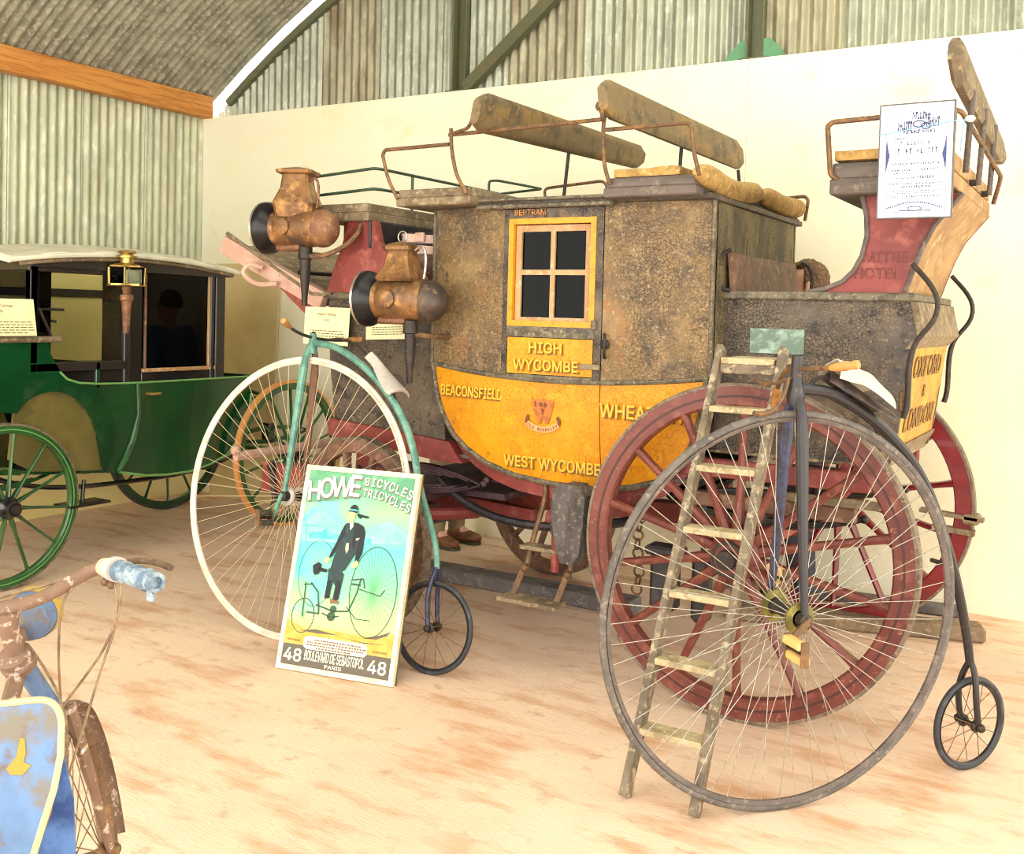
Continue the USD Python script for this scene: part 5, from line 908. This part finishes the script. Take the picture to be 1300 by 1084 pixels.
flat('ivory_plate', [[(.235, .17), (.73, .17), (.755, .155), (.757, .125), (.735, .11), (.24, .108), (.21, .12), (.208, .155)]], 4, 'p_ivory')
rr = random.Random(9); tl = []
for row, (a, b) in enumerate(((.30, .68), (.24, .72), (.24, .72), (.32, .62))):
    x = a
    while x < b: w = rr.uniform(.012, .03); tl.append([(x, .158 - row*.0125), (x + w, .158 - row*.0125), (x + w, .151 - row*.0125), (x, .151 - row*.0125)]); x += w + .007
flat('small_print', tl, 5, 'p_brown')
for t, u in (('TRADE MARK', .12), ('TRADE MARK', .86)): ptext('trade_mark', t, .0085, u, .138, 0, 'p_brown', 4, .95)
for u in (.13, .855): ptext('number', '48', .052, u, .045, 0, 'p_ivory', 5, 1.05)
ptext('address', 'BOULEVARD DE SEBASTOPOL', .040, .49, .058, 0, 'p_ivory', 5, .375); ptext('address', 'PARIS', .014, .49, .032, 0, 'p_ivory', 5, 1.5)
# ---------------------------------------------------------------- notice tied to the guard's seat
nb = thing('framed_notice', 'framed white printed notice tied by blue string to the rear seat rail', 'notice', (-.70, 4.06, 1.99))
NX, NZ_ = unit(V(1, .0, 0)), EZ; NO = V(-.832, 4.06, 1.997); NWd, NHt = .268, .432
def np_(u, v, k=0.): return NO + EX*NWd*u + EZ*NHt*v - EY*k*.0006
for a in ((0, 0, 1, .010), (0, .990, 1, 1), (0, .01, .014, .99), (.980, .01, 1, .99)):
    F = np.array([[np_(a[0], a[1]), np_(a[0], a[3])], [np_(a[2], a[1]), np_(a[2], a[3])]]); part(nb, 'frame_rail', MB().shell(F - EY*.004, F + EY*.014), 'frame_dark', False)
F = np.array([[np_(.01, .008), np_(.01, .992)], [np_(.985, .008), np_(.985, .992)]]); part(nb, 'paper', MB().shell(F, F + EY*.012), 'paper_white', False)
def nflat(name, polys, mat, k=1):
    m = MB()
    for q in polys: m.prism(Polygon([(a*NWd, b*NHt) for a, b in q]).buffer(0), NO - EY*k*.0006, EX, EZ, .0004)
    part(nb, name, m, mat, False, kind='stuff')
R_ = lambda x, y, w, h: [(x, y), (x + w, y), (x + w, y + h), (x, y + h)]
nflat('border_line', [R_(.09, .055, .82, .003), R_(.09, .925, .82, .003), R_(.09, .055, .004, .87), R_(.906, .055, .004, .87)], 'ink_grey')
nflat('border_ornament', [[(x - s*0, .40), (x + s*.02, .47), (x + s*.05, .55), (x + s*.02, .62), (x, .72), (x - s*.005, .56)] for x, s in ((.105, 1), (.895, -1))], 'ink_blue')
rr = random.Random(21)
def scribble(x0, x1, y, h, gap=.012, dens=1., lo=.010, hi=.022):
    o = []; x = x0
    while x < x1:
        w = rr.uniform(lo, hi)*1.2; h_ = h*1.35
        if rr.random() < dens:
            o.append(R_(x, y, w*.45, h_)); o.append(R_(x, y + rr.choice((0, .4, .75))*h_, w, h_*.3))
        x += w + gap
    return o
def letters(t, h, u, v, mat='ink_blue', sq=1., ang=0.): part(nb, 'lettering', MB().text(t, h, np_(u, v, 1), V(math.cos(ang), 0, math.sin(ang)), V(-math.sin(ang), 0, math.cos(ang)), .0004, squeeze=sq), mat, False)
nflat('title_print', scribble(.44, .66, .855, .045, .006) + scribble(.25, .44, .765, .055, .006) + scribble(.62, .78, .785, .06, .006) + scribble(.26, .76, .735, .022, .008, .8), 'ink_blue')
nflat('title_scroll', [hoop((.53, .815), .085, .032, .016, 24), hoop((.62, .795), .07, .03, .016, 24)], 'ink_blue')
nflat('body_print', scribble(.22, .36, .685, .014) + scribble(.30, .74, .635, .026, .03, .7) + scribble(.26, .78, .56, .034, .03, .7) + scribble(.20, .80, .465, .014, .014, .8) + scribble(.2, .44, .41, .012) + scribble(.56, .8, .415, .012) + scribble(.22, .42, .385, .010) + scribble(.26, .50, .345, .008) + scribble(.54, .74, .345, .018) + scribble(.14, .86, .295, .010, .02, .8) + scribble(.32, .70, .265, .014) + scribble(.14, .86, .235, .006, .01, .8) + scribble(.25, .72, .215, .006) + scribble(.13, .86, .185, .010, .02, .8) + scribble(.34, .66, .165, .006), 'ink_grey')
nflat('foot_print', [[(.14 + .72*t - .006, .085 + .05*math.sin(t*PI)), (.14 + .72*t + .010, .085 + .05*math.sin(t*PI)), (.14 + .72*t + .010, .097 + .05*math.sin(t*PI)), (.14 + .72*t - .006, .097 + .05*math.sin(t*PI))] for t in np.linspace(0, 1, 30)] + [hoop((.51, .085), .10, .022, .012, 24), R_(.30, .065, .42, .006)], 'ink_blue')
part(nb, 'tie_string', MB().tube([np_(-.02, .735) + EY*.01, np_(0, .735, 12), np_(.5, .775, 12), np_(1.0, .82, 12), np_(1.02, .822) + EY*.02, V(-.545, 4.2, 2.38)], .0018, 6).tube([(-.55, 4.2, 2.38), (-.556, 4.18, 2.33), (-.56, 4.19, 2.26)], .0018, 6), 'string_blue')
part(nb, 'tag_knot', MB().ball((-.535, 4.22, 2.385), (.02, .008, .014), 1), 'paper_white')
# information cards
c1 = thing('information_card', 'cream card headed Penny Farthing fixed to the front boot behind the green penny-farthing handlebar', 'card', (-3.66, 4.14, 1.40)); card(c1, (-3.79, 4.12, 1.411), (1, .0, -.01), (.06, .0, 1), .31, .20, ['Penny Farthing', '1882'], [.85, .86, .84], seed=4)
c2 = thing('information_card', 'cream card on the coach boot half hidden by the round lamp', 'card', (-3.24, 4.16, 1.44)); card(c2, (-3.385, 4.150, 1.445), (1, 0, .05), (.02, 0, 1), .27, .17, [], [.9, .92, .9, .88], seed=6)
# ---------------------------------------------------------------- timbers on the floor
solo('floor_timber', 'long grey timber baulk lying on the floor under the middle of the coach', 'timber', MB().bar((-3.62, 5.02, .04), (-2.2, 5.03, .04), .16, .08, EZ, .008), 'old_timber_grey')
solo('floor_timber', 'worn timber baulk with a rounded end lying behind the rear wheels', 'timber', MB().bar((-1.75, 5.28, .04), (-.56, 5.66, .04), .15, .08, EZ, .015), 'old_timber')
solo('floor_timber', 'short thin plank lying on the floor close to the white wall behind the coach wheels', 'timber', MB().bar((-2.0, 5.88, .03), (-.72, 6.04, .03), .10, .05, EZ, .006), 'old_timber_grey')
# ---------------------------------------------------------------- rusty blue cycle in the foreground (only its front end is in the picture, built whole)
bi = thing('rusty_bicycle', 'rusty old blue bicycle with a leg shield and taped grip in the left foreground', 'bicycle', (-1.85, 1.3, 0))
hd = unit(V(-.731, .682, 0)); rv = V(.682, .731, 0); ln = .19; wv = EZ*math.cos(ln) - rv*math.sin(ln)
Cw = V(-2.0, 1.49, .325); 
cycle_wheel(bi, 'front_wheel', Cw, .325, hd, wv, .019, .012, 32, .022, .03, ('rust_dark', 'rusty_iron', 'cable', ('rusty_iron', 'rusty_iron')), .0016)
hf = unit(V(-.5, .866, 0)); Cr = Cw - hf*1.10; Cr[2] = .325; hr = hf; cycle_wheel(bi, 'rear_wheel', Cr, .325, hd, wv, .019, .012, 32, .022, .03, ('rust_dark', 'rusty_iron', 'cable', ('rusty_iron', 'rusty_iron')), .0016)
wn = np.cross(hd, wv)
def guard(C, a0, a1, name):
    A = np.radians(np.linspace(a0, a1, 24)); F = np.array([[C + (.352 - .012*q*q)*(math.cos(a)*hd + math.sin(a)*wv) + wn*q*.034 for q in np.linspace(-1, 1, 7)] for a in A]); part(bi, name, MB().shell(F, F - .002*wv), 'rust_brown', 60)
guard(Cw, -20, 165, 'front_mudguard'); guard(Cr, 15, 190, 'rear_mudguard')
crown = V(-1.975, 1.375, .715); head_t = V(-1.945, 1.275, .86)
for s in (-1, 1): part(bi, 'fork_blade', MB().tube(spline([crown + wn*s*.035, crown + (Cw - crown)*.6 + wn*s*.048 - hd*.015, Cw + wn*s*.05], 12), [.014]*6 + [.011]*6, 8), 'rust_brown')
part(bi, 'axle', MB().rod(Cw - wn*.07, Cw + wn*.07, .008).ball(Cw + wn*.06, .014, 1).ball(Cw - wn*.06, .014, 1), 'rusty_iron')
part(bi, 'head_tube', MB().rod(crown, head_t, .021, n=16), 'faded_blue'); part(bi, 'head_collar', MB().lathe([(.024, -.02), (.034, -.015), (.036, 0), (.030, .006), (.035, .012), (.034, .024), (.02, .03), (0, .03)], head_t - V(0, 0, .01), unit(head_t - crown), 20), 'rust_brown')
stem = V(-1.911, 1.233, .974); part(bi, 'stem', MB().tube([head_t, V(-1.925, 1.24, .935), stem], .019, 14), 'rust_brown')
barp = spline([(-2.02, .86, 1.05), (-2.06, .94, 1.04), (-2.02, 1.06, 1.005), (-1.95, 1.17, .98), (-1.91, 1.235, .982), (-1.892, 1.27, .988), (-1.88, 1.31, 1.0), (-1.868, 1.358, 1.022), (-1.84, 1.384, 1.04), (-1.806, 1.385, 1.047), (-1.75, 1.375, 1.05)], 60)
part(bi, 'handlebar', MB().tube(barp, .0145, 14), 'rust_brown')
def grip(a, b, nm_, m_):
    a, b = V(*a), V(*b); ax = unit(b - a); L = np.linalg.norm(b - a); part(bi, nm_, MB().lathe([(.015, 0)] + [(.020 + .002*math.sin(k*1.9) + .0015*math.sin(k*3.3), L*k/18) for k in range(1, 18)] + [(.019, L), (.012, L), (.012, L - .01), (0, L - .012)], a, ax, 22), m_)
grip((-1.765, 1.376, 1.050), (-1.607, 1.345, 1.055), 'taped_grip', 'blue_grip'); grip((-2.03, .90, 1.047), (-1.90, .78, 1.05), 'taped_grip', 'blue_grip')
part(bi, 'tape_end', MB().box((-1.632, 1.338, 1.015), (-1.615, 1.352, 1.045), .004), 'blue_grip')
for p, r, m_ in (((-1.812, 1.384, 1.047), .019, 'cream_bead'), ((-1.792, 1.381, 1.048), .022, 'grey_white'), ((-1.772, 1.378, 1.05), .026, 'grey_white')): part(bi, 'lever_clamp', MB().lathe([(.014, -.009), (r, -.007), (r, .007), (.014, .009)], p, V(.98, -.15, .02), 18), m_)
part(bi, 'brake_lever', MB().tube(spline([(-1.80, 1.40, 1.05), (-1.76, 1.425, 1.06), (-1.70, 1.43, 1.062), (-1.66, 1.425, 1.06)], 12), .007, 8), 'rust_dark')
part(bi, 'clamp_bolt', MB().ball((-1.80, 1.375, 1.02), .010, 1).ball((-1.775, 1.37, 1.018), .009, 1), 'rusty_iron')
for q in ([(-1.772, 1.372, 1.025), (-1.755, 1.37, .98), (-1.768, 1.364, .918), (-1.83, 1.36, .83), (-1.90, 1.345, .74), (-1.95, 1.32, .66)], [(-1.745, 1.37, 1.03), (-1.752, 1.37, .96), (-1.785, 1.362, .86), (-1.80, 1.338, .76), (-1.80, 1.30, .66), (-1.78, 1.24, .55)], [(-1.856, 1.337, 1.006), (-1.89, 1.335, .95), (-1.904, 1.341, .90), (-1.93, 1.36, .82), (-1.95, 1.38, .74)], [(-1.80, 1.395, 1.06), (-1.88, 1.34, 1.02), (-1.93, 1.27, 1.0), (-1.99, 1.2, .98)], [(-1.95, 1.30, .88), (-1.93, 1.34, .80), (-1.86, 1.33, .72), (-1.78, 1.25, .62), (-1.72, 1.15, .5)]): part(bi, 'cable', MB().tube(spline(q, 26), .0028, 6), 'cable')
la = V(-1.99, 1.335, .925); hx = unit(V(-.6, .8, .05)); part(bi, 'headlamp', MB().lathe([(0, -.05), (.025, -.046), (.045, -.03), (.053, 0), (.054, .03)], la, hx, 24), 'faded_blue'); part(bi, 'headlamp_hood', MB().lathe([(.054, .0), (.057, .03), (.052, .042), (.0, .046)], la, hx, 24), 'olive_lamp'); part(bi, 'lamp_bracket', MB().bar((-1.945, 1.262, .90), la - EZ*.03, .018, .03, EZ), 'rust_brown')
# frame, leg shield, saddle, cranks
bbk = Cw - hf*.62 + V(0, 0, -.03); seat_t = bbk - hf*.22 + wv*.42
part(bi, 'down_tube', MB().tube([crown + V(0, 0, .02), bbk], .017, 10), 'faded_blue'); part(bi, 'top_tube', MB().tube([head_t - V(0, 0, .03), V(-1.86, 1.19, .76), bbk - hf*.10 + wv*.22], .018, 10), 'rust_brown'); part(bi, 'seat_tube', MB().tube([bbk, seat_t], .016, 10), 'faded_blue')
for s in (-1, 1): part(bi, 'chain_stay', MB().rod(bbk + wn*s*.03, Cr + wn*s*.05, .009), 'faded_blue'); part(bi, 'seat_stay', MB().rod(seat_t - wv*.08 + wn*s*.02, Cr + wn*s*.05, .008), 'faded_blue')
part(bi, 'saddle', MB().ball(seat_t + wv*.10 - hd*.02, (.06, .09, .03), 2), 'saddle_leather'); part(bi, 'seat_post', MB().rod(seat_t, seat_t + wv*.09, .011), 'rusty_iron')
part(bi, 'chainwheel', MB().lathe([(.06, -.003), (.09, -.003), (.09, .003), (.06, .003), (.06, -.003)], bbk + wn*.05, wn, 32).bar(bbk + wn*.06, bbk + wn*.07 - wv*.16, .014, .02, hd).bar(bbk - wn*.06, bbk - wn*.07 + wv*.16, .014, .02, hd), 'rusty_iron')
sh0 = V(-1.757, 1.13, .85); su = unit(V(.068, .041, -.004)); sv_ = unit(V(.05, -.03, -.235)*1.0); su = unit(su - sv_*(su @ sv_)); snn = np.cross(su, sv_)
outl = [(-.11, -.0), (.06, -.002)] + bez((.06, -.002), (.098, .002), (.100, .045), 8) + [(.098, .10), (.085, .16), (.064, .22), (.040, .29), (.012, .36), (-.09, .36), (-.14, .20), (-.13, .06)]
part(bi, 'leg_shield', MB().prism([(a, b) for a, b in outl], sh0, su, sv_, .004), 'faded_blue', False)
part(bi, 'shield_bead', MB().tube([sh0 + su*a + sv_*b + snn*.002 for a, b in outl], .0065, 8, closed=True), 'cream_bead')
part(bi, 'shield_decal', MB().prism([(-.0, .115), (.018, .095), (.026, .062), (.034, .065), (.036, .09), (.032, .105), (.046, .113), (.03, .128), (.008, .126)], sh0 - snn*.001, su, sv_, -.0006), 'yellow_decal', False)
part(bi, 'blue_panel', MB().prism([(.0, .08), (.035, .10), (.062, .22), (.068, .36), (-.03, .36), (-.04, .2)], V(-1.80, 1.23, .84), unit(V(.8, .6, 0)), V(0.05, -.03, -1), .006), 'strong_blue', False)
# ---------------------------------------------------------------- two visitors behind the coach
import manifold3d as m3
def blob(joints, bones, edge=.022, it=8):
    acc = None
    for a, b in bones:
        (pa, ra), (pb, rb) = joints[a], joints[b]; hs = []
        for p, r in ((pa, ra), (pb, rb)):
            r = np.broadcast_to(np.asarray(r, float), (3,)); s = m3.Manifold.sphere(1.0, 20).scale(tuple(map(float, r))).translate(tuple(map(float, p))); hs.append(s)
        h = m3.Manifold.batch_hull(hs); acc = h if acc is None else acc + h
    acc = acc.refine_to_length(edge); m = acc.to_mesh(); t = trimesh.Trimesh(m.vert_properties[:, :3], m.tri_verts); trimesh.smoothing.filter_taubin(t, iterations=it); return t
def person(label, base, face, H_, hair, top, trouser, shoe, down=0.0, stance=.11):
    k = H_/1.75; f = unit(V(*face, 0)); l = V(-f[1], f[0], 0); o = V(*base, 0); P = lambda a, b, z: o + f*a*k + l*b*k + EZ*z*k
    T = thing('person', label, 'person', tuple(o)); J = {}
    hc = P(.02, 0, 1.62)
    for s, n_ in ((1, 'L'), (-1, 'R')):
        J.update({'hip'+n_: (P(0, s*.09, .92), .095*k), 'kne'+n_: (P(.015, s*.10, .50), .062*k), 'ank'+n_: (P(-.02, s*.11, .10), .042*k), 'toe'+n_: (P(.13, s*.125, .035), (.035*k,)*3), 'heel'+n_: (P(-.05, s*.11, .045), .035*k),
                  'sho'+n_: (P(-.01, s*.185, 1.40), .065*k), 'elb'+n_: (P(-.03, s*.25, 1.12), .045*k), 'wri'+n_: (P(.06, s*.25, .88), .029*k), 'pal'+n_: (P(.09, s*.245, .81), (.03*k, .018*k, .045*k))})
    J.update({'pel': (P(0, 0, .98), (.12*k,)*3), 'bel': (P(.01, 0, 1.12), .125*k), 'che': (P(.01, 0, 1.30), .135*k), 'nek': (P(0, 0, 1.46), .056*k), 'nk2': (P(.015, 0, 1.54), .054*k), 'hd1': (hc + EZ*.045*k - f*.015*k, (.088*k, .088*k, .09*k)), 'hd2': (hc + f*.025*k - EZ*.035*k, (.066*k, .066*k, .07*k)), 'chn': (hc + f*.055*k - EZ*.085*k, .030*k)})
    B = [('pel', 'bel'), ('bel', 'che'), ('che', 'nek'), ('nek', 'nk2'), ('nk2', 'hd1'), ('hd1', 'hd2'), ('hd2', 'chn')]
    for n_ in 'LR': B += [('pel', 'hip'+n_), ('hip'+n_, 'kne'+n_), ('kne'+n_, 'ank'+n_), ('ank'+n_, 'heel'+n_), ('ank'+n_, 'toe'+n_), ('che', 'sho'+n_), ('sho'+n_, 'elb'+n_), ('elb'+n_, 'wri'+n_), ('wri'+n_, 'pal'+n_)]
    for s, n_ in ((1, 'L'), (-1, 'R')):
        for q, (off, ln_) in enumerate(((.026, .070), (.009, .080), (-.009, .075), (-.026, .058))):
            a = J['pal'+n_][0] - EZ*.035*k + f*off*k; b = a - EZ*ln_*.5*k + f*.004; c = b - EZ*ln_*.45*k - l*s*.014*k
            J[f'f{n_}{q}a'], J[f'f{n_}{q}b'], J[f'f{n_}{q}c'] = (a, .009*k), (b, .0085*k), (c, .0075*k); B += [(f'f{n_}{q}a', f'f{n_}{q}b'), (f'f{n_}{q}b', f'f{n_}{q}c')]
        a = J['pal'+n_][0] + f*.028*k + EZ*.01*k; J['th'+n_+'a'], J['th'+n_+'b'] = (a, .011*k), (a + f*.025*k - EZ*.04*k - l*s*.01*k, .009*k); B.append(('th'+n_+'a', 'th'+n_+'b'))
    # nose, ears
    J['nsa'], J['nsb'] = (hc + f*.085*k + EZ*.025*k, .012*k), (hc + f*.108*k - EZ*.012*k, .014*k); B.append(('nsa', 'nsb'))
    for s, n_ in ((1, 'L'), (-1, 'R')): J['ea'+n_], J['eb'+n_] = (hc + l*s*.088*k - f*.012*k + EZ*.03*k, (.016*k, .010*k, .02*k)), (hc + l*s*.086*k - f*.008*k - EZ*.012*k, (.010*k, .008*k, .014*k)); B.append(('ea'+n_, 'eb'+n_))
    part(T, 'body', blob(J, B, .016, 6), 'skin', True)
    for s in (1, -1): part(T, 'eye', MB().ball(hc + f*.082*k + l*s*.032*k + EZ*.02*k, .011*k, 1), 'eye_dark'); part(T, 'eyebrow', MB().bar(hc + f*.088*k + l*s*.018*k + EZ*.042*k, hc + f*.078*k + l*s*.05*k + EZ*.042*k, .006, .006, EZ), hair)
    part(T, 'mouth', MB().tube([hc + f*.083*k + l*.025*k - EZ*.052*k, hc + f*.094*k - EZ*.05*k, hc + f*.083*k - l*.025*k - EZ*.052*k], .005, 6), 'lips')
    hm = trimesh.creation.icosphere(4, 1.0); v = np.array(hm.vertices); nz = meshkit.fbm(v*5 + 3, 4, 5); rad = V(.108, .100, .108)*k
    w = v*(1 + .22*(nz[:, None] - .5)); cut = (v[:, 0] > .30) & (v[:, 2] < .62); low = v[:, 2] < -.45; w = np.where((cut | low)[:, None], w*.80, w)
    hv = hc + EZ*.05*k - f*.02*k + w[:, :1]*rad[0]*f + w[:, 1:2]*rad[1]*l + w[:, 2:]*rad[2]*EZ; part(T, 'hair', trimesh.Trimesh(hv, hm.faces), hair, 60)
    G = lambda n_, e: (J[n_][0], np.asarray(J[n_][1], float) + e)
    S1 = {q: G(q, .016) for q in J}; S1['nek'] = (J['nek'][0] - EZ*.03*k, .062*k); S1['hem'] = (P(0, 0, .93), .135*k)
    for s, n_ in ((1, 'L'), (-1, 'R')): S1['elb'+n_] = G('elb'+n_, .02)
    part(T, 'shirt', blob(S1, [('hem', 'bel'), ('bel', 'che'), ('che', 'nek')] + [x for n_ in 'LR' for x in (('che', 'sho'+n_), ('sho'+n_, 'elb'+n_))], .025, 8), top, True)
    S2 = {q: G(q, .018) for q in J}
    for n_ in 'LR': S2['ank'+n_] = (J['ank'+n_][0] + EZ*.01, .060*k)
    part(T, 'trousers', blob(S2, [x for n_ in 'LR' for x in (('pel', 'hip'+n_), ('hip'+n_, 'kne'+n_), ('kne'+n_, 'ank'+n_))], .025, 8), trouser, True)
    for s, n_ in ((1, 'L'), (-1, 'R')):
        sh = blob({'h': (P(-.05, s*.11, .05), (.044*k, .044*k, .045*k)), 'm': (P(.03, s*.115, .055), (.045*k, .045*k, .05*k)), 't': (P(.15, s*.127, .045), (.045*k, .048*k, .034*k)), 'a': (P(-.02, s*.11, .11), .05*k)}, [('h', 'm'), ('m', 't'), ('h', 'a'), ('a', 'm')], .014, 6)
        vv = np.array(sh.vertices); vv[:, 2] = np.maximum(vv[:, 2], .014); pshoe = part(T, 'shoe', trimesh.Trimesh(vv, sh.faces), shoe, True)
        ol = [(-.095, 0), (-.08, .035), (0, .038), (.08, .05), (.15, .05), (.19, .025), (.195, 0), (.18, -.03), (.13, -.048), (.06, -.042), (-.04, -.038), (-.085, -.03)]
        part(T, 'shoe_sole', MB().prism([(a*k, b*k) for a, b in ol], P(0, s*.115, 0) + EZ*.001, f, l, .02), 'shoe_sole', False)
    return T
person('dark-haired person in a white shirt whose head shows behind the coach body', (-1.545, 5.79), (-.9, -.35), 1.92, 'brown_hair', 'shirt_white', 'trousers', 'shoe_brown')
person('person in brown shoes whose feet show beneath the coach, standing close to the wall', (-3.95, 5.78), (.99, -.1), 1.70, 'brown_hair', 'shirt_blue', 'trousers_tan', 'shoe_brown')
